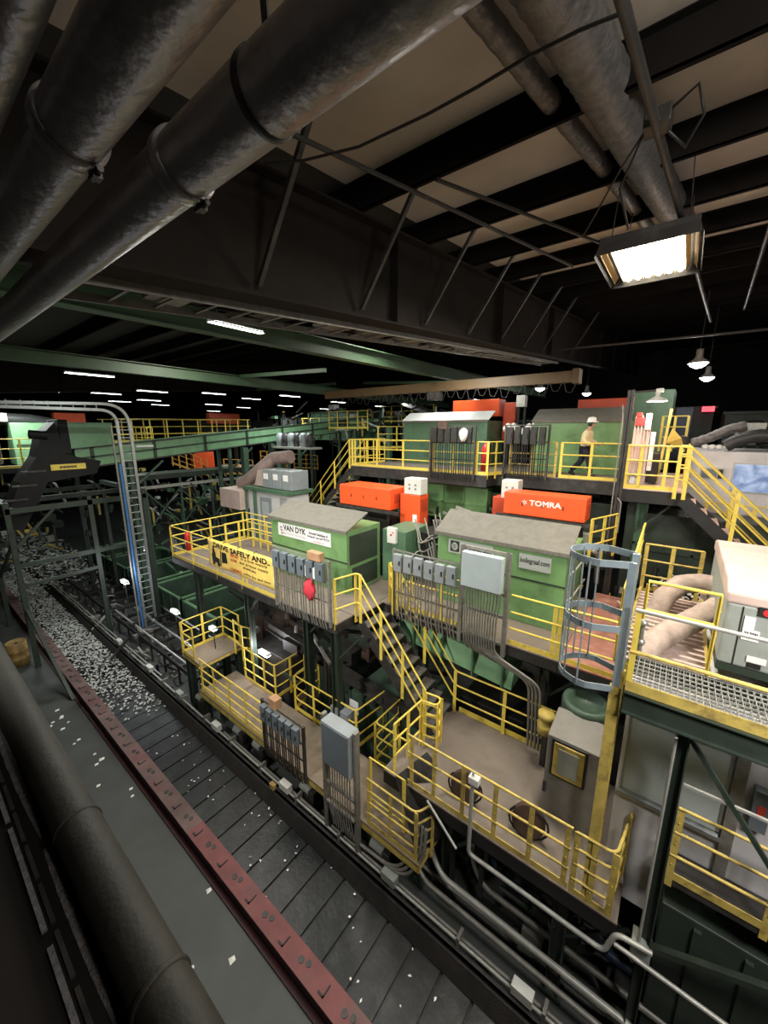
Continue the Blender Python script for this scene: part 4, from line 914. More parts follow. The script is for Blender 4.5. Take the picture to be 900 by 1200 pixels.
# white cabin top right
t = thing('white_cabin', (2.5,15.5,-4.3), 'white control cabin with a bluish lit window at the right edge', 'cabin')
G().box((.2,14.05,-4.3),(6,17,-.58)).link('cabin_wall', WHP, t)
f = G().box((.42,14.02,-1.35),(.96,14.06,-1.02)).link('window_frame', GALP, t); G().box((.46,14.0,-1.31),(.80,14.03,-1.06)).link('window_pane', GRYP, f); G().box((.82,14.0,-1.31),(.92,14.03,-1.06)).link('window_pane', BLK, f)
f = G().box((1.1,14.02,-1.66),(3.0,14.06,-.86)).link('window_frame', GALP, t); G().box((1.14,14.0,-1.62),(2.96,14.03,-.90)).link('lit_window_pane', SCREEN, f)
ribbed('flexible_roof_duct', [(.15,15.0,-.4),(.5,15.0,-.25),(.95,15.0,.02),(1.3,15.0,.12)], .14, FLEX, 'thin silver flexible duct on the white cabin roof, left one', step=.08, amp=.08)
ribbed('flexible_roof_duct', [(.9,14.6,-.45),(1.1,14.6,-.3),(1.5,14.6,-.15),(2.4,14.6,-.12)], .17, HOSD, 'thick dark flexible duct on the white cabin roof, right one', step=.08, amp=.05)
mbox((1.15,15.2,-.3),(1.75,15.9,.2), GALP, 'roof_vent_box', 'pale metal box the two cabin roof ducts meet at', 'vent box')
for i in range(7):
    g = G(); g.sphere((-.25+i*.16 if i < 3 else .0+i*.16,14.9,-.48), .1, 8, (1,.8,.7)); tag(g.link('white_sandbag', PAPER), 'small rounded white lump lined up along the white cabin roof edge', 'bag', 'white lumps along the cabin roof edge')
g = G(); g.lathe((-.08,13.6,-.35), [(0,0),(.18,.02),(.2,.1),(.18,.18),(0,.2)], 16, 'y'); tag(g.link('round_fan_guard', STL), 'round dusty disc at the top of the right stairs', 'disc')
# exit
t = thing('exit_sign', (.52,26,.9), 'glowing red exit sign in the dark at far right', 'sign')
G().box((.45,26,.92),(.95,26.06,1.17)).link('sign_box', EXITM, t); g = G(); text(g, 'EXIT', (.52,25.99,.97), .36, .15, bold=.01); g.link('lettering', PAPER, t)
G().box((.69,26,-1.4),(.72,26.03,.92)).link('post', STL, t)
t = thing('exit_sign', (-28.6,28,2.0), 'tiny red exit sign far away beside the crane bridge', 'sign')
G().box((-24.4,26,.95),(-23.7,26.06,1.4)).link('sign_box', EXITM, t); g = G(); text(g, 'EXIT', (-24.3,25.98,1.02), .5, .28, bold=.01); g.link('lettering', PAPER, t)
t.location = (-24,26,.95)
for c in t.children:
    for v in c.data.vertices: v.co += Vector((-28.6+24, 2, 2.0-.95))

# machinery below the upper walkway right
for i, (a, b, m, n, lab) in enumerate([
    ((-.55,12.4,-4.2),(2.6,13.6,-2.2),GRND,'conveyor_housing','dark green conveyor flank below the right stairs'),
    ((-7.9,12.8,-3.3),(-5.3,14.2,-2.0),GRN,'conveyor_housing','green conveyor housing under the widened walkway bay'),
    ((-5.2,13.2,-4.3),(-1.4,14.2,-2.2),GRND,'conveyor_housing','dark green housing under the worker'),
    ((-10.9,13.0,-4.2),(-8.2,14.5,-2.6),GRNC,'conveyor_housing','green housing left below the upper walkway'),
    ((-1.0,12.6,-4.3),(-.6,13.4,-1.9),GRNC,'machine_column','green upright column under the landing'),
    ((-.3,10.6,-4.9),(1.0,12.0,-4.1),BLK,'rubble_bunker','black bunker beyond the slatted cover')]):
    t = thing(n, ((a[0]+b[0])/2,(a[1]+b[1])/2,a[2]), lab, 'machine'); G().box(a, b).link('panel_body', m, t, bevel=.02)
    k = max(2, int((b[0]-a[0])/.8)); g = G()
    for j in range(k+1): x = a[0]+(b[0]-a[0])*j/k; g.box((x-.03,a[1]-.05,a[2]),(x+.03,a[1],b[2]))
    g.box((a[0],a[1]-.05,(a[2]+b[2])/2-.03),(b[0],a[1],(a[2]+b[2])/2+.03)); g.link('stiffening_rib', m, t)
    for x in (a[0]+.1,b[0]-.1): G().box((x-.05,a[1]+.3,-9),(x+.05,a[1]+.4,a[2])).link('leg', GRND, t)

# ================================================================== LOWER WALKWAY (z -7.75)
Z1 = -7.75
deck('long plank lower walkway beside the black conveyor', -10.75, -2.85, 4.72, 5.95, Z1, DECKR, [(-10.5,5.3),(-8,5.3),(-5.5,5.3),(-3.2,5.3)], beam=.2, edge=YELD, brace=False)
deck('small raised platform at the far end of the lower walkway', -11.95, -10.78, 4.85, 6.3, -7.0, DECKR, [(-11.8,5.0),(-10.95,5.0),(-11.8,6.2),(-10.95,6.2)], beam=.15, edge=YELD, brace=False)
railing('yellow railing around the small raised platform', [(-10.85,6.25,-7.0),(-11.92,6.25,-7.0),(-11.92,4.88,-7.0),(-11.2,4.88,-7.0)], spacing=.75)
railing('yellow railing with looped end beside the small raised platform', [(-10.75,5.98,-7.0),(-10.3,5.98,-7.1),(-10.15,6.2,-7.2)], spacing=.35, toe=False)
railing('outer yellow railing of the lower walkway at its far end', [(-10.7,4.76,Z1),(-7.5,4.76,Z1)], spacing=.8, rails=(1,.7,.45,.2))
railing('inner yellow railing of the lower walkway bending away by the lamp', [(-10.2,5.92,Z1),(-8.6,5.92,Z1),(-8.6,7.6,Z1)], spacing=.6)
railing('inner yellow railing of the lower walkway enclosing the middle gap', [(-7.9,7.0,Z1),(-7.8,6.0,Z1),(-5.5,6.0,Z1),(-5.4,7.0,Z1)], spacing=.8)
railing('inner yellow railing of the lower walkway nearest the chute hood', [(-4.9,7.0,Z1),(-4.9,6.0,Z1),(-3.5,6.0,Z1)], spacing=.7)
railing('outer yellow railing with gate at the near end of the lower walkway', [(-4.1,4.76,Z1),(-2.95,4.76,Z1),(-2.8,5.1,Z1)], spacing=.5, rails=(1,.75,.5,.25), m=YELD)
railing('small swing gate of thin yellow tube on the lower walkway', [(-4.15,4.9,Z1+.35),(-3.3,4.9,Z1+.35)], spacing=.8, toe=False, rails=(1,.1), r=.016)
rack('dark switch rack on the near side of the lower walkway', -7.35, -5.85, 4.66, -7.85, -6.38, 6, GRYP, STL, STL, bh=.4)
mbox((-7.0,4.6,-6.4),(-6.75,4.8,-6.15), CARD, 'cardboard_carton', 'orange-brown carton topping the dark lower switch rack', 'box')
t = thing('control_cabinet', (-4.7,4.66,-8.0), 'slate grey control cabinet standing on legs over the lower walkway', 'cabinet')
for x in (-5.16,-4.28): G().box((x-.035,4.6,-8.5),(x+.035,4.72,-5.66)).link('frame_post', CGRY, t)
G().box((-5.1,4.5,-6.68),(-4.33,4.8,-5.70)).link('enclosure', GRYB, t, bevel=.015); G().box((-5.07,4.485,-6.65),(-4.36,4.5,-5.73)).link('door', GRYP, t, bevel=.01)
G().box((-5.16,4.6,-7.3),(-4.28,4.66,-7.25)).link('frame_rail', CGRY, t); G().box((-5.16,4.6,-7.8),(-4.28,4.66,-7.75)).link('frame_rail', CGRY, t)
for i in range(9):
    x = -4.98+i*.07; G().tube([(x,4.6,-6.68),(x,4.6,-7.75),(x+.1,4.58,-8.2)], .014, 6).link('conduit', CGRY, t)
tag(G().box((-6.0,6.3,-7.1),(-5.7,6.32,-6.75)).link('white_notice_board', SIGNW), 'small white board beyond the inner railing of the lower walkway', 'notice')
mbox((-6.35,5.95,-7.3),(-5.75,6.25,-6.9), GRYB, 'grey_motor_cover', 'grey motor cover at the inner edge of the lower walkway', 'cover')
def flood(x, y, z, label, e=45, L=.5):
    t = thing('low_strip_lamp', (x,y,z), label, 'lamp'); G().box((x-L/2,y-.08,z+.03),(x+L/2,y+.08,z+.1)).link('housing', GALP, t, bevel=.01); G().box((x-L/2+.02,y-.07,z),(x+L/2-.02,y+.07,z+.03)).link('lens', FLOOD, t)
    G().tube([(x,y,z+.1),(x,y+.02,z-1.2)], .02, 6).link('stand', STL, t); light('low_lamp_glow', 'POINT', (x,y-.15,z+.25), e, (.9,.92,1), .12)
flood(-17.1,5.1,-6.0,'glaring lamp at the foot of the cable ladder, upper left one')
flood(-15.0,6.0,-7.0,'glaring lamp beside the green bins, right of the cable ladder')
flood(-9.7,6.35,-6.95,'glaring lamp beneath the banner platform over the lower walkway')
flood(-22,7.6,-6.2,'small distant lamp behind the cable ladder', 15)
flood(-11.3,5.6,-6.3,'glaring small lamp over the raised platform', 14, .3)
tag(G().box((-10.6,6.6,-8.9),(-8.9,8.0,-7.0)).link('lit_deck_hopper', STL, bevel=.02), 'dark hopper under the banner platform catching the lamp glare', 'hopper')

# ================================================================== BLACK CONVEYOR (left foreground)
t = thing('slat_conveyor', (-12,3.7,-9), 'wide black steel slat conveyor running along the left foreground', 'conveyor')
g = G(); x = -34.0
while x < 1.5:
    g.add([(x,3.1,-8.93),(x+.50,3.1,-8.95),(x+.50,4.62,-8.95),(x,4.62,-8.93),(x+.50,3.1,-8.985),(x+.56,3.1,-8.985),(x+.56,4.62,-8.985),(x+.50,4.62,-8.985),(x+.56,3.1,-8.93),(x+.56,4.62,-8.93)],
          [(0,1,2,3),(1,4,7,2),(4,5,6,7),(5,8,9,6)]); x += .56
g.link('slat_belt', BELT, t)
g = G(); g.prism([(4.32,-8.93),(4.47,-8.66),(4.50,-8.66),(4.36,-8.97)], 'x', -34, 1.5); g.link('rubber_skirt', RUB, t)
g = G(); g.box((-34,4.50,-8.95),(1.5,4.54,-8.60)); g.box((-34,4.50,-8.62),(1.5,4.60,-8.60)); g.link('side_frame', STL, t)
for i in range(24):
    x = -33+i*1.42; g = G(); g.box((x,4.62,-8.95),(x+.35,4.8,-8.70)); g.tube([(x+.1,4.72,-8.66),(x+.28,4.72,-8.66)], .07, 10); g.link('roller_bearing', STL, t)
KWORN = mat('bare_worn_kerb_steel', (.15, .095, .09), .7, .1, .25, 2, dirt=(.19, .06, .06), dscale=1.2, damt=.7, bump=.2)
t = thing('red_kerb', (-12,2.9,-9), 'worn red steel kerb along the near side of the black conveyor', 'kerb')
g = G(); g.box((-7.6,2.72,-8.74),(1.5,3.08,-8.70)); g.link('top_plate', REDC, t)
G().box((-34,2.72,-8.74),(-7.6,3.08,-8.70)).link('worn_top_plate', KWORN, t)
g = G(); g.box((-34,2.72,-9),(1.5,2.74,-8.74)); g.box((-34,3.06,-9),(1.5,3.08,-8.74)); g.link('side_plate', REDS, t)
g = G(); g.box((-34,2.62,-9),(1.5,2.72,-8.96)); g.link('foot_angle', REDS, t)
for i in range(56):
    x = -27+i*.5
    if i % 2: g = G(); g.box((x,2.80,-8.70),(x+.12,2.83,-8.685)); g.box((x+.10,2.80,-8.70),(x+.12,2.98,-8.685)); g.link('bracket_slot', BLK, t)
    else:
        g = G(); g.tube([(x,2.9,-8.70),(x,2.9,-8.69)], .055, 10); g.tube([(x+.14,2.94,-8.70),(x+.14,2.94,-8.69)], .05, 10); g.link('worn_stud', STL, t)
# side rail assembly
t = thing('cable_raceway', (-12,4.9,-8.5), 'pale conduit raceway with junction boxes along the far side of the black conveyor', 'conduit')
G().tube([(-33,4.62,-8.50),(1.4,4.62,-8.50)], .028, 7).link('conduit', GALP, t)
G().tube([(-33,4.70,-8.42),(-13.5,4.70,-8.42)], .022, 7).link('conduit', GALP, t); G().tube([(-9.5,4.72,-8.56),(1.4,4.72,-8.56)], .035, 7).link('conduit', CGRY, t)
for i, x in enumerate([-20.4,-17.2,-14.3,-12.0,-9.75,-6.6,-3.45,-.9]):
    G().box((x-.16,4.56,-8.52),(x+.16,4.72,-8.34)).link('junction_box', WHT if i % 3 else ACG, t, bevel=.01)
for i in range(22):
    x = -30+i*1.4; G().box((x,4.58,-8.66),(x+.05,4.78,-8.40)).link('bracket', CGRY, t)
for i, (x, y, z) in enumerate([(-9.0,4.92,-8.4),(-8.1,4.95,-8.4),(-6.1,4.92,-8.42),(-5.2,4.95,-8.42),(-3.9,4.92,-8.4),(-11.2,4.95,-8.4)]):
    t = thing('gear_motor', (x,y,z-.45), 'grey gear motor beside the conveyor raceway under the walkway edge, one of several', 'motor', 'gear motors beside the black conveyor')
    G().tube([(x-.22,y,z),(x+.12,y,z)], .1, 12).link('motor_body', ACG, t); G().box((x+.12,y-.12,z-.14),(x+.3,y+.12,z+.12)).link('gearbox', STL, t, bevel=.02); G().box((x-.15,y-.1,z-.45),(x+.25,y+.1,z-.1)).link('foot', STL, t)
mbox((-7.02,4.46,-8.62),(-6.85,4.56,-8.46), BARR, 'yellow_solenoid', 'small yellow solenoid on the conveyor edge', 'valve')
# pipes in lower right
prs = [(-2.6,5.15,-8.25,.05,GALP,'upper pale pipe of the bundle in the lower right'),(-2.9,5.0,-8.45,.045,CGRY,'grey pipe nearest the conveyor in the lower right bundle'),(-1.9,5.5,-8.3,.05,CGRY,'grey pipe in the middle of the lower right bundle'),(-1.7,5.9,-8.35,.07,BLUD,'bluish dark pipe of the lower right bundle'),(-2.2,6.4,-8.3,.05,STL,'dark pipe farthest under the brown deck'),(-3.2,5.3,-8.6,.035,GALP,'thin pale pipe low in the lower right bundle')]
for i, (x, y, z, r, m, lab) in enumerate(prs):
    o = G().tube(fillet([(x-.35,y+.25,z+1.1),(x-.3,y+.1,z+.25),(x,y,z),(2.4,y,z-.05)], .22, 6), r, 9).link('process_pipe', m); tag(o, lab, 'pipe')
t = thing('bent_hose_bundle', (-3.3,5.2,-8.6), 'grey hoses looping under the near end of the lower walkway', 'hose')
for i in range(3): G().tube(fillet([(-5.3+i*.1,4.7,-7.9),(-4.6+i*.1,4.68,-8.35),(-3.4+i*.12,4.72,-8.3),(-2.95+i*.08,4.8,-7.6),(-2.95+i*.08,4.85,-7.0)], .3, 8), .03, 8).link('hose', CGRY, t)
# pipes along left conveyors
for i, (y, z, r, x0_, x1_, m, lab) in enumerate([(5.3,-8.0,.04,-19.5,-12.1,GALP,'pale pipe left of the lower walkway, nearest the conveyor'),(5.9,-7.95,.05,-19.0,-12.0,GALV,'thicker pale pipe left of the lower walkway'),(6.4,-7.6,.04,-17.0,-12.0,GALV,'short pale pipe next to the glaring lamps')]):
    t = thing('process_pipe', ((x0_+x1_)/2,y,z-r), lab, 'pipe'); G().tube([(x0_,y,z),(x1_,y,z)], r, 9).link('pipe_wall', m, t)
    for x in (x0_+2, x0_+5): G().tube([(x-.06,y,z),(x+.06,y,z)], r*1.5, 9).link('coupling', GALP, t)
t = thing('roller_frame', (-16,5.6,-9), 'dark steel conveyor underframe left of the lower walkway', 'frame')
for y in (5.2,6.9): G().box((-30,y,-8.35),(-12,y+.06,-8.2)).link('long_beam', STL, t)
for i in range(16):
    x = -29.5+i*1.15; G().box((x,5.2,-8.4),(x+.08,6.9,-8.3)).link('cross_beam', STL, t); G().box((x,5.2,-9),(x+.06,5.26,-8.35)).link('leg', STL, t)

# ================================================================== WASTE
def flakes(name, spots, n, s, label, m=WASTE):
    g = G()
    for _ in range(n):
        x, y, z = spots(); a = R.random()*2*pi; w = s*(.4+R.random()); d = s*(.3+.8*R.random()); h = s*.35
        c, q = math.cos(a), math.sin(a); tz = [R.uniform(-h, h) for _ in range(4)]
        g.add([(x+c*w,y+q*w,z+tz[0]),(x-q*d,y+c*d,z+tz[1]+h),(x-c*w,y-q*w,z+tz[2]),(x+q*d,y-c*d,z+tz[3]+h),(x,y,z-h)], [(0,1,2,3),(0,1,4),(1,2,4),(2,3,4),(3,0,4)])
    return tag(g.link(name, m), label, 'waste', kind='stuff')
def sp1():
    while 1:
        x = -33+22.5*R.random(); y = 3.12+1.25*R.random()
        f = min(1, max(0, (-12.4-x)/6.5))
        if R.random() < f**.7*(.35+.65*(1 if y > 3.1+(.5+.5*math.sin(x*1.7))*.6 else .3)): return x, y, -8.9+.16*f*R.random()*(1-abs(y-3.8)/1.0)
flakes('recycling_waste', sp1, 5200, .05, 'pale shredded recyclables heaped on the far stretch of the black conveyor')
flakes('recycling_waste_scraps', lambda: (R.uniform(-12,0), R.uniform(3.15,4.4), -8.92), 60, .03, 'sparse pale scraps on the near stretch of the black conveyor', PAPER)
flakes('recycling_heap', lambda: (R.uniform(-40,-26), R.uniform(3.5,6.5), R.uniform(-8.6,-7.2)), 1500, .1, 'tall heap of mixed recyclables at the far left end')
flakes('bunker_waste', lambda: (R.uniform(-.2,1.0), R.uniform(9.6,12.0), -3.9+.3*R.random()), 250, .06, 'dim waste on the conveyor below the right stairs')
for i in range(22):
    x = R.gauss(-14.2,.9) if i < 12 else R.uniform(-13,-5); y = R.gauss(2.0,.25) if i < 12 else R.uniform(1.5,2.6); s = R.uniform(.03,.075)
    g = G(); g.add([(x-s,y-s*.5,-8.995),(x+s*.8,y-s,-8.99),(x+s,y+s*.6,-8.985),(x-s*.3,y+s,-8.99),(x,y,-8.965)], [(0,1,4),(1,2,4),(2,3,4),(3,0,4),(3,2,1,0)])
    tag(g.link('paper_scrap', PAPER), 'small white paper scrap on the bare grey floor left of the red kerb', 'scrap', 'paper scraps on the grey floor')

# ================================================================== LEFT: barrel, frames, bins, tray, conveyor
t = thing('steel_drum', (-19.6,1.95,-9), 'ochre steel drum on the floor by the green post at far left', 'drum')
G().lathe((-19.6,1.95,-9), [(0,0),(.31,0),(.31,.28),(.325,.3),(.31,.32),(.31,.6),(.325,.62),(.31,.64),(.31,.95),(.29,.96),(.29,.93),(0,.93)], 24).link('drum_wall', BARR, t)
G().lathe((-19.5,1.95,-8.07), [(0,0),(.04,0),(.04,.03),(0,.03)], 10).link('bung', STL, t)
t = thing('green_access_frame', (-18.8,2.2,-9), 'dark green post-and-brace frame straddling the conveyor at far left', 'support frame')
for x, y in ((-18.8,2.35),(-18.8,6.8),(-24,2.35),(-24,6.8),(-18.8,4.8)):
    G().box((x-.08,y-.08,-9),(x+.08,y+.08,-2.6)).link('post', GRND, t)
for y in (2.35,6.8): G().box((-24,y-.1,-2.75),(-18.8,y+.1,-2.55)).link('long_beam', GRND, t)
for x in (-18.8,-24,-21.4): G().box((x-.08,2.3,-2.95),(x+.08,6.9,-2.75)).link('cross_beam', GRND, t)
G().bar((-18.8,2.35,-4.9),(-18.8,6.8,-4.9),.12,.16).link('cross_beam', GRND, t); G().bar((-18.8,2.35,-5.7),(-18.8,4.8,-5.6),.1,.12).link('cross_beam', GRND, t)
G().bar((-18.75,2.35,-6.6),(-15.4,2.6,-9),.1,.1).link('diagonal_brace', GRND, t); G().bar((-18.8,2.4,-4.2),(-18.8,3.8,-2.8),.09,.09).link('diagonal_brace', GRND, t)
G().bar((-24,2.35,-6.6),(-18.8,2.35,-4.0),.09,.09).link('diagonal_brace', GRND, t)
# bins
for i, x in enumerate([-16.9,-20.0,-23.2,-26.4,-29.6]):
    lab = ['green open-top steel bin nearest the banner platform','second green open-top bin behind the cable ladder','third green open-top bin from the right','fourth green open-top bin, dim in the distance','farthest green open-top bin at the left'][i]
    t = thing('waste_bin', (x+1.3,8.6,-9), lab, 'bin', 'green open-top bins in a row')
    a, b, c, d = x, x+2.7, 7.2, 10.2
    g = G()
    for (p, q) in (((a,c),(b,c+.05)),((a,d-.05),(b,d)),((a,c),(a+.05,d)),((b-.05,c),(b,d))): g.box((p[0],p[1],-8.9),(q[0],q[1],-7.55))
    g.box((a,c,-8.95),(b,d,-8.88)); g.link('bin_wall', GRNB, t)
    g = G()
    for (p, q) in (((a-.04,c-.04),(b+.04,c+.06)),((a-.04,d-.06),(b+.04,d+.04)),((a-.04,c),(a+.06,d)),((b-.06,c),(b+.04,d))): g.box((p[0],p[1],-7.55),(q[0],q[1],-7.48))
    g.link('rim', GRNL, t)
    g = G()
    for k in range(4): xx = a+.1+k*.8; g.box((xx,c-.05,-8.9),(xx+.08,c,-7.55)); 
    for k in range(3): yy = c+.5+k*.9; g.box((b,yy,-8.9),(b+.05,yy+.08,-7.55))
    g.link('rib', GRNB, t)
# cable ladder tray
TX, TY = -17.5, 5.75
t = thing('cable_ladder', (TX,TY,-8.2), 'tall galvanised cable ladder bending over at the top left', 'cable tray')
for s in (0, 1):
    d = .42*s
    pts = fillet([(TX,-1.5,.74+.0-d*0),(TX,TY+.0+d,.74+d*.6),(TX,TY+.0+d,-8.4)], .55+d*.8, 10)
    g = G()
    for a, b in zip(pts[:-1], pts[1:]):
        g.bar(a, b, .10, .10, up=(1,0,0))
    g.link('side_rail', GALV, t)
for i in range(30):
    z = .3-i*.3; G().tube([(TX,TY,z),(TX,TY+.42,z)], .022, 6).link('rung', GALV, t)
for i in range(14):
    y = TY-.6-i*.35; G().tube([(TX,y,.76),(TX,y,.98)], .022, 6).link('rung', GALV, t)
t2 = G().tube([(TX+.05,TY-.12,-1.3),(TX+.05,TY-.12,-8.3)], .05, 8).link('blue_pipe', BLU); tag(t2, 'bright blue pipe running down beside the cable ladder', 'pipe')
tag(G().tube([(TX+.05,TY-.24,.2),(TX+.05,TY-.24,-8.3)], .04, 8).link('grey_riser_pipe', CGRY), 'grey riser pipe next to the blue pipe', 'pipe')
# long green conveyor (inclined)
CX = -19.2
def cz(y): return -.98+.0905*(y-4.5)
t = thing('inclined_conveyor', (CX,15,-9), 'long light green inclined conveyor rising from left towards the centre', 'conveyor')
y0_, y1_ = 4.7, 28
for xs, nm in ((CX,'side_panel'),(CX-1.3,'side_panel')):
    g = G(); g.add([(xs,y0_,cz(y0_)-.55),(xs,y1_,cz(y1_)-.55),(xs,y1_,cz(y1_)+.22),(xs,y0_,cz(y0_)+.22),(xs-.04,y0_,cz(y0_)-.55),(xs-.04,y1_,cz(y1_)-.55),(xs-.04,y1_,cz(y1_)+.22),(xs-.04,y0_,cz(y0_)+.22)],
        [(0,1,2,3),(7,6,5,4),(0,4,5,1),(3,2,6,7),(0,3,7,4),(1,5,6,2)]); g.link(nm, GRNL, t)
G().bar((CX-.65,y0_,cz(y0_)-.3),(CX-.65,y1_,cz(y1_)-.3),1.2,.05,up=(0,0,1)).link('belt', BLK, t)
for dz, m in ((.22,STL),(-.16,GRND),(-.56,STL)):
    G().bar((CX+.03,y0_,cz(y0_)+dz),(CX+.03,y1_,cz(y1_)+dz),.06,.06).link('flange', m, t)
for i in range(10):
    y = 5.2+i*2.4; G().box((CX,y,cz(y)-.56),(CX+.06,y+.12,cz(y)+.24)).link('stiffener', GRND, t)
for i in range(5):
    y = 6.6+i*4.8
    for x in (CX-.1,CX-1.2): G().box((x-.08,y-.08,-9),(x+.08,y+.08,cz(y)-.55)).link('support_leg', GRNB, t)
    G().bar((CX-.1,y,cz(y)-1.8),(CX-.1,y+1.4,cz(y)-.6),.08,.08).link('brace', GRNB, t)
G().box((CX+.03,6.9,cz(7)+.0),(CX+.07,7.6,cz(7)+.1)).link('white_label', PAPER, t)
t = thing('feed_hopper', (CX-.6,6.2,cz(6)), 'light green feed hopper on the near end of the inclined conveyor', 'hopper')
g = G(); g.add([(CX+.05,4.6,-.72),(CX+.05,6.1,-.58),(CX+.05,6.1,.3),(CX+.05,4.55,.3),(CX-1.4,4.6,-.72),(CX-1.4,6.1,-.58),(CX-1.4,6.1,.3),(CX-1.4,4.55,.3)], [(0,1,2,3),(7,6,5,4),(0,4,5,1),(1,5,6,2),(3,2,6,7),(0,3,7,4)]); g.link('hopper_body', GRNL, t)
G().box((CX-1.4,4.3,-.9),(CX+.07,4.6,.4)).link('end_plate', CHU, t, bevel=.02)
t = thing('dark_transfer_chute', (CX,3.6,-3), 'black transfer chute with a yellow nameplate at the left', 'chute')
g = G(); g.prism([(4.4,-.95),(5.5,-1.25),(5.3,-1.75),(3.7,-1.95),(2.75,-3.7),(2.2,-3.45),(2.9,-1.9),(3.5,-1.0),(3.75,-.2),(4.2,.3)], 'x', CX-1.2, CX+.1); g.link('chute_body', CHU, t)
for k in range(4): z = -1.5-k*.5; yy = 3.35-k*.33; G().box((CX+.1,yy-.35,z-.05),(CX+.14,yy+.35,z+.02)).link('rib', STL, t)
b = G().box((CX+.1,3.85,-1.52),(CX+.14,4.95,-1.30)).link('nameplate', YEL, t)
g = G()
for k in range(9): g.box((CX+.14,4.12+k*.06,-1.46+.012*(k%2)),(CX+.146,4.165+k*.06,-1.37))
g.link('nameplate_marks', INK, b)
G().tube([(CX+.1,3.4,-.15),(CX+.1,3.9,-.2)], .16, 12).link('drive_motor', CHU, t)
# far left green machine + railings + orange
t = thing('far_green_machine', (-26,5,-2), 'light green box machine behind the dark chute at the left edge', 'machine')
G().box((-27.5,4.0,-1.7),(-26,6.2,.35)).link('housing', GRNL, t, bevel=.02); G().box((-25.98,4.1,-.75),(-25.96,6.1,-.7)).link('seam_strip', GRND, t)
G().box((-26.0,5.2,-.6),(-25.9,5.6,-.2)).link('control_box', WHT, t)
deck('far platform at the left edge in front of the light green machine', -26, -24.2, 1.0, 6.3, -1.7, DECK, [(-25,1.3),(-25,6.0)], brace=False)
railing('yellow railing at the left edge before the light green machine', [(-24.2,1.0,-1.7),(-24.2,4.9,-1.7)], spacing=1.0, h=1.3)
rack('pale switch panels by the light green machine at the left edge', -25.9, -24.6, 3.3, -1.5, .25, 3, WHT, CGRY, CGRY, bh=.5)
sbox((-30,6.5,.4),(-29.4,8.0,1.0), ORG, 'orange_sensor_box', 'orange box behind the top of the cable ladder', 'sensor box', -9)
ribbed('black_overhead_duct', [(-27,2.0,.35),(-27,3.6,.55),(-27,5.0,.5),(-27,6.4,.2)], .3, HOSD, 'fat black duct arching behind the cable ladder top', step=.15, amp=.04)
mbox((-26.5,3.4,.4),(-26.2,4.0,.8), PINK, 'pale_vent_flap', 'pale slanted flap by the arching black duct', 'vent')
deck('distant walkway behind the inclined conveyor', -28.5, -26, 8.2, 17.5, -.72, DECKR, [(-27,9),(-27,16.5)], brace=False)
railing('distant yellow railing above the inclined conveyor, brightest at its right end', [(-26,8.3,-.72),(-26,17.2,-.6)], spacing=.95, h=1.35)
railing('distant second yellow railing behind the first, above the inclined conveyor', [(-28.4,8.3,-.72),(-28.4,17.2,-.6)], spacing=1.2, h=1.35, m=YELD)
# supports beneath the far walkway - steel lattice
t = thing('lattice_platform', (-22,12,-9), 'green lattice-braced conveyor support behind the banner platform', 'support frame')
G().box((-22.5,7.5,-2.45),(-21,14.6,-2.2)).link('top_beam', GRND, t); G().box((-21.02,7.5,-2.9),(-20.95,14.6,-2.75)).link('chord', GALP, t)
for i in range(5):
    y = 7.7+i*1.7; G().box((-21.1,y,-9),(-21,y+.1,-2.4)).link('post', GRNB, t)
    if i < 4: G().bar((-21.05,y,-3.0),(-21.05,y+1.7,-5.0),.06,.06).link('lattice', GRNB, t); G().bar((-21.05,y,-5.0),(-21.05,y+1.7,-3.0),.06,.06).link('lattice', GRNB, t)
for i, y in enumerate((11.8,13.6)):
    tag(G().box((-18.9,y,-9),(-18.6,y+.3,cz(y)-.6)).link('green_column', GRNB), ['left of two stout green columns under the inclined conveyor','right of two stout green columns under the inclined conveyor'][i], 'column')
# warm orange-lit gallery behind
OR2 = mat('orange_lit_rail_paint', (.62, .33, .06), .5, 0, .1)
for i, (x, y, z) in enumerate([(-26,11.3,-2.9),(-26,14.8,-3.1),(-25,17.2,-2.6),(-24,19.5,-2.9)]):
    railing(['orange-tinted railing seen under the inclined conveyor, leftmost','orange-tinted railing seen under the inclined conveyor, left middle','orange-tinted railing seen under the inclined conveyor, right middle','orange-tinted railing above the ducted white cabin'][i], [(x,y,z+(.8 if i == 0 else 0)),(x+.4,y+2.2,z-.2)], m=OR2, spacing=.5)
sbox((-27,13.0,-2.6),(-26.4,14.4,-1.5), ORG, 'orange_sensor_box', 'orange box glimpsed under the inclined conveyor', 'sensor box', -9)
sbox((-30,16,.5),(-29.5,18.6,1.3), ORGD, 'orange_sensor_box', 'dull orange box above the distant yellow railing', 'sensor box', -9)
light('work_light', 'POINT', (-24.5,15.5,-1.2), 60, (1,.62,.4), .2)
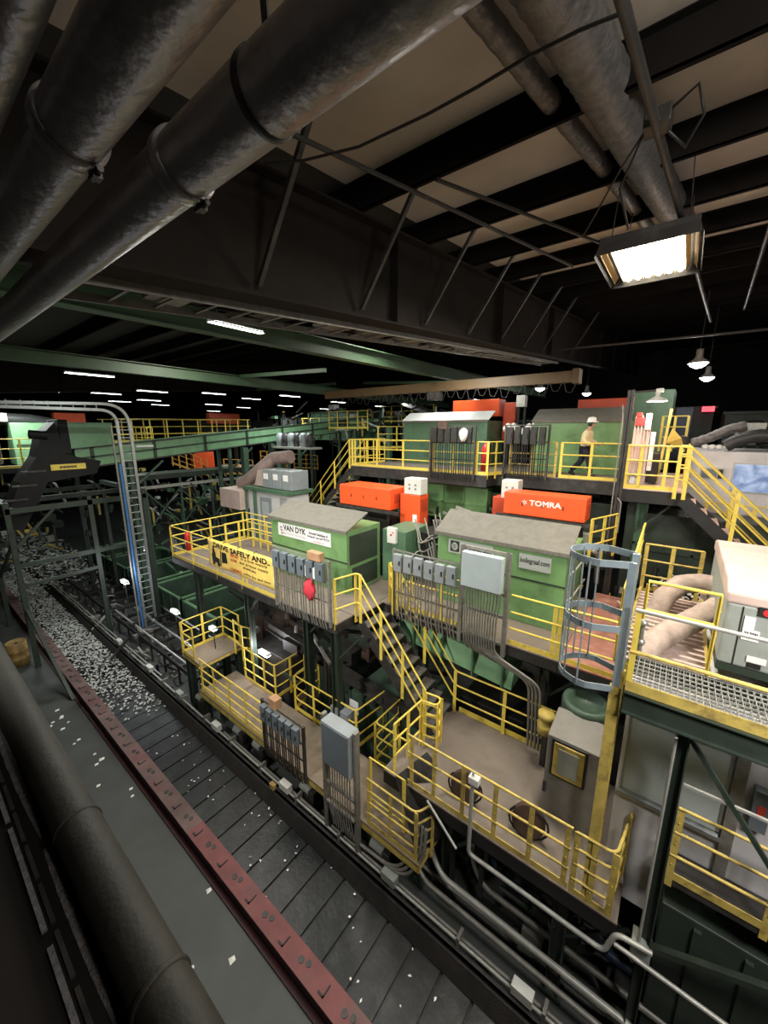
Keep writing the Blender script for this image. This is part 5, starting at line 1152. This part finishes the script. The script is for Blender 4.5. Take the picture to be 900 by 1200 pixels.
# white cabin centre left with AC
t = thing('picking_cabin', (-13.8,10.8,-5.3), 'small white cabin with green roof frame behind the banner platform', 'cabin')
G().box((-15.6,10.0,-6.5),(-12.75,11.1,-2.65)).link('cabin_wall', WHP, t)
G().box((-15.8,9.85,-2.65),(-12.6,11.25,-2.5)).link('roof_edge', GRNC, t)
for x in (-15.7,-15.0): G().box((x-.05,9.85,-6.5),(x+.05,9.95,-2.6)).link('frame_post', GRNC, t)
G().box((-14.7,9.96,-4.9),(-13.9,10.0,-2.9)).link('door', GRYB, t); G().box((-14.55,9.94,-3.8),(-14.1,9.965,-3.1)).link('door_window', GLASS, t)
G().box((-13.3,9.97,-5.0),(-12.9,10.0,-2.8)).link('wall_panel', CORR, t)
t = thing('rooftop_cooling_unit', (-13.4,10.4,-2.5), 'grey cooling unit on the roof of the small white cabin', 'air conditioner')
for i in range(3): G().box((-14.6+i*.68,10.1,-2.48),(-13.96+i*.68,11.0,-1.68)).link('cabinet', GRYB, t, bevel=.02); G().box((-14.5+i*.68,10.08,-2.1),(-14.2+i*.68,10.1,-1.85)).link('label_plate', PAPER, t)
g = G(); g.prism([(-15.3,-2.45),(-14.62,-2.45),(-14.62,-1.7),(-15.0,-1.75)], 'y', 10.15, 10.9); g.link('intake_hood', PINK, t)
ribbed('elbow_duct', [(-16.8,10.4,-2.55),(-16.2,10.5,-2.3),(-15.6,10.8,-1.75),(-15.2,11.2,-1.3),(-14.2,11.4,-1.2)], .3, mat('warm_grey_duct', (.3,.22,.2), .6, .2, .15, bump=.3), 'fat bent grey-pink duct rising beside the cooling unit', step=.2, amp=.02)
mbox((-17.4,9.6,-3.6),(-15.7,12.4,-2.7), PINK, 'pink_lit_roof_slab', 'pale pinkish slab left of the small white cabin', 'roof slab')
t = thing('tank_row', (-14.5,13.5,-2), 'row of grey cylinders on a shelf under the inclined conveyor', 'tank')
for i in range(6): G().lathe((-18.3+i*.5,14,-.9), [(0,0),(.22,0),(.22,.6),(.1,.75),(0,.75)], 14).link('cylinder', STL if i % 2 else GRYB, t)
G().box((-18.7,13.6,-1.0),(-15.3,14.4,-.9)).link('shelf', GALP, t); G().box((-18.55,13.7,-9),(-18.45,13.8,-1)).link('leg', GRND, t); G().box((-15.5,13.7,-9),(-15.4,13.8,-1)).link('leg', GRND, t)
# columns
for i, (x, y, z1) in enumerate([(-11.9,13.2,-.4),(-12.4,16.5,.2),(-11.3,17.5,.4),(-8.6,20,.8)]):
    tag(G().box((x-.12,y-.12,-9),(x+.12,y+.12,z1)).link('green_column', GRNC, bevel=.01), ['pale green column left of the upper stairs','green column behind the upper stairs, left','green column behind the upper stairs, right','distant green column behind the white-lidded housing'][i], 'column')

# distant machinery
fm = [(-22,22,-.8,5,3,2.2,GRNC,'distant green conveyor box left of the red exit sign'),(-15,24,-.6,4,3,1.6,GRND,'distant dark green machine behind the upper stairs'),(-29,24,-.4,4,3,1.6,GALV,'distant silvery machine above the inclined conveyor'),
      (-34,17,-1,5,4,1.8,GRND,'distant dark machine at far left'),(-11.5,19,-1.0,3.5,2,1.2,GRNC,'distant green housing beside the white-lidded one'),(2.8,24,-1.2,3,3,2.0,GRND,'dim dark machine behind the white cabin'),
      (-38,26,-1,6,4,2,STL,'faint steel structure in the far left background'),(-5.5,21,-.6,4,3,1.1,STL,'dark machine behind the foil wrap bundle'),(-1.5,27,-1.2,5,3,2.4,GRND,'dim green machine near the right exit sign')]
for i, (x, y, z, w, d, h, m, lab) in enumerate(fm):
    t = thing('sorting_machine', (x,y,z), lab, 'machine'); G().box((x-w/2,y,z),(x+w/2,y+d,z+h)).link('housing', m, t, bevel=.03)
    G().box((x-w/2-.1,y-.15,z+h-.1),(x+w/2+.1,y,z+h+.02)).link('top_flange', GRND, t)
    for k in range(5): G().box((x-w/2+k*w/5,y-.06,z),(x-w/2+k*w/5+.08,y,z+h)).link('rib', m, t)
    g = G()
    for sx in (-1, 1):
        for yy in (y+.1, y+d-.1): g.box((x+sx*(w/2-.1)-.06,yy-.06,-9),(x+sx*(w/2-.1)+.06,yy+.06,z))
    g.link('leg_frame', GRND, t)
fr = [((-19,18.5,.1),(-15.5,18.5,.1),'distant yellow railing above the right half of the inclined conveyor'),((-18,23,.6),(-13.5,23,.6),'distant yellow railing near the far red exit sign'),((-24,20.5,-.2),(-20,20.5,-.2),'distant yellow railing over the silvery clutter'),
      ((-14,20,-.6),(-12.2,20,-.6),'far yellow railing behind the top of the upper stairs'),((-34,12,-.9),(-30,12,-.9),'far yellow railing at the left behind the hopper'),((-12.2,15.2,-.9),(-11.2,17.2,-.9),'yellow stair-head railing behind the upper stairs, farther one')]
for a, b, lab in fr: railing(lab, [a, b], spacing=.9)
t = thing('steep_conveyor', (-12,22,0), 'steep dark conveyor with pale rollers below the crane bridge', 'conveyor')
G().bar((-15.5,22,1.9),(-11.2,22,.3),1.0,.25,up=(0,0,1)).link('belt_frame', STL, t)
for i in range(12): p = Vector((-15.2,21.6,1.92)).lerp(Vector((-11.4,21.6,.42)), i/11); G().tube([p,(p.x,22.4,p.z)], .06, 8).link('roller', GALP, t)
mbox((-3.7,8.0,-9),(-.6,10.4,-6.6), BLK, 'dark_gap_block', 'added black block standing in for the dark gap beyond the brown deck', 'machine')  # black block added to hide the lit floor, stands in for shade
def clutter(name, bounds, n, mats, label, smin=.08, smax=.5):
    (xa,xb),(ya,yb_),(za,zb_) = bounds; g = G()
    for i in range(n):
        g.cur = R.randrange(len(mats)); x = R.uniform(xa,xb); y = R.uniform(ya,yb_); z = R.uniform(za,zb_); s_ = R.uniform(smin,smax); k = R.random()
        if k < .3: g.box((x,y,z),(x+s_*1.4,y+s_,z+s_*.7))
        elif k < .5: g.tube(fillet([(x,y,z),(x+s_*2.5,y,z+R.uniform(-.2,.2)),(x+s_*2.5,y+.3,z-s_*2)], .15), .03+s_*.08, 7)
        elif k < .7: g.box((x,y,z-s_*2),(x+.08,y+.08,z+s_))
        elif k < .85: g.bar((x,y,z),(x+s_*4,y+R.uniform(-1,1),z+R.uniform(-.8,.8)), .08, .08)
        else: g.tube([(x,y,z),(x,y+s_*.2,z+s_*1.2)], s_*.35, 10)
    return tag(g.link(name, mats), label, 'machine parts', kind='stuff')
clutter('machine_part_jumble', ((-27,-21.5),(8,17),(-8.6,-2.4)), 260, [GRNC,GRND,STL,GALP,WHP,YELD,BLK], 'dense jumble of pipes, boxes and posts under the inclined conveyor')
clutter('machine_part_jumble', ((-30,-12),(19,30),(-1.4,1.5)), 260, [GRND,STL,GALP,GRNC,YELD,BLK,WHP], 'dim jumble of distant machinery below the rows of strip lamps')
clutter('machine_part_jumble', ((-10.5,-2),(10.6,12.6),(-8,-2.4)), 160, [GRND,STL,GALP,BLK,CGRY,YELD], 'dark jumble of pipes and frames behind the orange sensor units')
clutter('machine_part_jumble', ((-12.8,-5.8),(6.6,8.4),(-8.8,-5.0)), 90, [GRND,STL,BLK,CGRY,BRN], 'shadowy jumble of pipes and frames under the banner platform')
clutter('machine_part_jumble', ((-33,-22),(2.2,7.5),(-7.2,-2.2)), 80, [GRND,STL,GALP,BLK,YELD], 'jumble of small machine parts behind the dark green frame at far left')
clutter('machine_part_jumble', ((-3.2,2),(5.2,6.6),(-8.9,-7.7)), 50, [STL,BLK,CGRY,GRND], 'dim fittings and pipe stubs below the brown deck', .05, .25)
clutter('machine_part_jumble', ((-29,-12),(4.9,6.9),(-8.9,-8.2)), 150, [STL,BLK,CGRY,GALP], 'small brackets and fittings in the conveyor underframe', .04, .2)
clutter('machine_part_jumble', ((1.2,8),(18,28),(-1.5,.6)), 120, [GRND,STL,BLK,BLUD,GALP], 'faint jumble of equipment in the dark beyond the white cabin')
clutter('machine_part_jumble', ((-1.2,1.4),(10.3,12.0),(-5.2,-3.6)), 60, [PINK,STL,BLK,YELD,CGRY], 'jumble of fittings beyond the slatted cover', .05, .2)
# clutter (below banner platform and mid): dark green beams
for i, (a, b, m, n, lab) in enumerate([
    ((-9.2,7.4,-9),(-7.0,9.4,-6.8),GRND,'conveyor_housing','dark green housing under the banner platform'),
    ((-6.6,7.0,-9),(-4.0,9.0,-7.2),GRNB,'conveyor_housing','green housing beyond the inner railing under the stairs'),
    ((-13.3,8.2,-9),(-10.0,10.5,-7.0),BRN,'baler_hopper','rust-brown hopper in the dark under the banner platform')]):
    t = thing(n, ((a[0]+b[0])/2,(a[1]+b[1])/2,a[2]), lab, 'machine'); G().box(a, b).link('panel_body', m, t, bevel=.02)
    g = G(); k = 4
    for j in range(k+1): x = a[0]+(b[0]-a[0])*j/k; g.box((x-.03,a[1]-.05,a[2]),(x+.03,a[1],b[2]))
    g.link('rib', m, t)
ibeam('lower_steel_beam', (-10.2,6.9,-6.3), (-4.0,6.95,-7.0), 'dark steel beam sloping under the stairs behind the lower walkway', STL, .2, .3)
ibeam('lower_steel_beam', (-13.0,8.0,-5.6), (-6.2,8.0,-5.6), 'dark steel beam under the banner platform', STL, .2, .3)

# ================================================================== NEAR STRUCTURE bottom left (directly below the camera)
t = thing('near_duct', (-3,.45,-3.2), 'olive dark round duct running along the lower left foreground', 'pipe')
n = 50; g = G(); g.tube([(-9+10*i/n,.45,-3.0) for i in range(n+1)], .145, 32); g.link('duct_wall', OLV, t)
for x in (-3.35,-1.9,-.6): g = G(); g.lathe((x,.45,-3.0), [(.145,0),(.155,.005),(.155,.03),(.145,.035)], 32, 'x'); g.link('seam_ring', OLV, t)
t = thing('near_platform_beam', (-3,.15,-3.25), 'dark steel beam with broken pale edge strips in the lower left corner', 'beam')
G().box((-9,-.12,-3.2),(1,.42,-3.16)).link('top_flange', PURL, t); G().box((-9,.12,-3.6),(1,.14,-3.2)).link('web', BLK, t)
for a, b in ((-5.4,-4.0),(-3.9,-2.85),(-2.72,-1.9),(-1.85,-.9)): G().box((a,.115,-3.155),(b,.145,-3.13)).link('edge_strip', DUST, t)
for i in range(12): G().box((-4.9+i*.42,.165,-3.16),(-4.55+i*.42,.19,-3.14)).link('edge_tag', STL, t)
def dustpatch(x0, x1, yc, w, label):
    g = G(); n = 26; vs = []
    for i in range(n+1):
        u = i/n; x = x0+(x1-x0)*u; ww = w*math.sin(pi*min(1, .12+u*.88))**.8*(1-.15*R.random())
        for s in (-1, 0, 1): vs.append((x, yc+s*ww/2, -3.155+(.012 if s == 0 else 0)))
    g.add(vs, [(i*3+k, i*3+k+1, i*3+3+k+1, i*3+3+k) for i in range(n) for k in (0, 1)]); g.add([v for v in vs], [(i*3, i*3+2, i*3+5, i*3+3) for i in range(n)])
    tag(g.link('lint_drift', DUST), label, 'dust', kind='stuff')
dustpatch(-5.6,-3.55,.265,.075,'pale lint drift lying on the beam at the left edge, farther one')
dustpatch(-3.5,-1.9,.262,.05,'pale lint drift on the beam in the lower left, nearer one')
tag(G().box((-9,-5.98,-3.6),(1.2,-.1,-3.5)).link('near_ledge', PURL), 'black ledge at the bottom left corner below the beam', 'ledge')

# ================================================================== CAMERA, WORLD, MORE LIGHT
cam = bpy.data.cameras.new('camera'); co = bpy.data.objects.new('camera', cam); COL.objects.link(co)
cam.sensor_fit = 'VERTICAL'; cam.sensor_height = 24; cam.lens = 450/1200*24; cam.clip_start = .05; cam.clip_end = 300
pitch, yaw = math.radians(12.05), math.radians(37.7)
co.rotation_euler = (pi/2-pitch, 0, yaw); co.location = (0,0,0); SC.camera = co
light('lamp_or_fill_light', 'AREA', (-9.5,5.2,1.6), 200, (1,.96,.86), .9, 1.3)  # added fill above the banner platform, no fixture there
light('lamp_or_fill_light', 'AREA', (2.6,1.6,2.1), 330, (1,.95,.86), .9, 1.3, rot=(math.radians(35),0,math.radians(20)))  # added fill beside the camera, brightens faces turned this way
light('lamp_or_fill_light', 'AREA', (-25,3.6,1.6), 320, (.93,1,.96), .5, 1.5)  # added fill at far left to brighten the waste on the belt
light('lamp_or_fill_light', 'AREA', (-5.5,10.8,1.9), 230, (1,.96,.86), .9, 1.3)  # roof fill without a fixture, brightens the upper walkway
light('lamp_or_fill_light', 'AREA', (-7.6,14.3,2.7), 190, (.95,1,.92), .9, 1.3)  # added fill over the white-lidded housing, no fixture
light('cabin_side_fill', 'AREA', (2.7,3.2,-.6), 170, (1,.96,.95), .4, 1.0, rot=(math.radians(48),0,math.radians(25)))  # added out-of-view fill for the lower cabin wall and windows
light('lamp_or_fill_light', 'AREA', (-6.5,-1.6,1.0), 230, (1,.96,.88), .9, 1.3, rot=(math.radians(62),0,math.radians(8))).data.spread = math.radians(85)  # added out-of-view fill from the left for banner and housing fronts
w = bpy.data.worlds.new('world'); SC.world = w; w.use_nodes = True
w.node_tree.nodes['Background'].inputs[0].default_value = (.5,.55,.6,1); w.node_tree.nodes['Background'].inputs[1].default_value = .05
SC.view_settings.view_transform = 'Standard'; SC.view_settings.look = 'None'; SC.view_settings.gamma = 1; SC.view_settings.exposure = 0
SC.view_settings.use_curve_mapping = False
SC.cycles.max_bounces = 4; SC.cycles.diffuse_bounces = 3; SC.cycles.glossy_bounces = 2
# lift everything so that the ground floor is at z = 0
for o in list(SC.objects):
    if o.parent is None: o.location.z += ZF
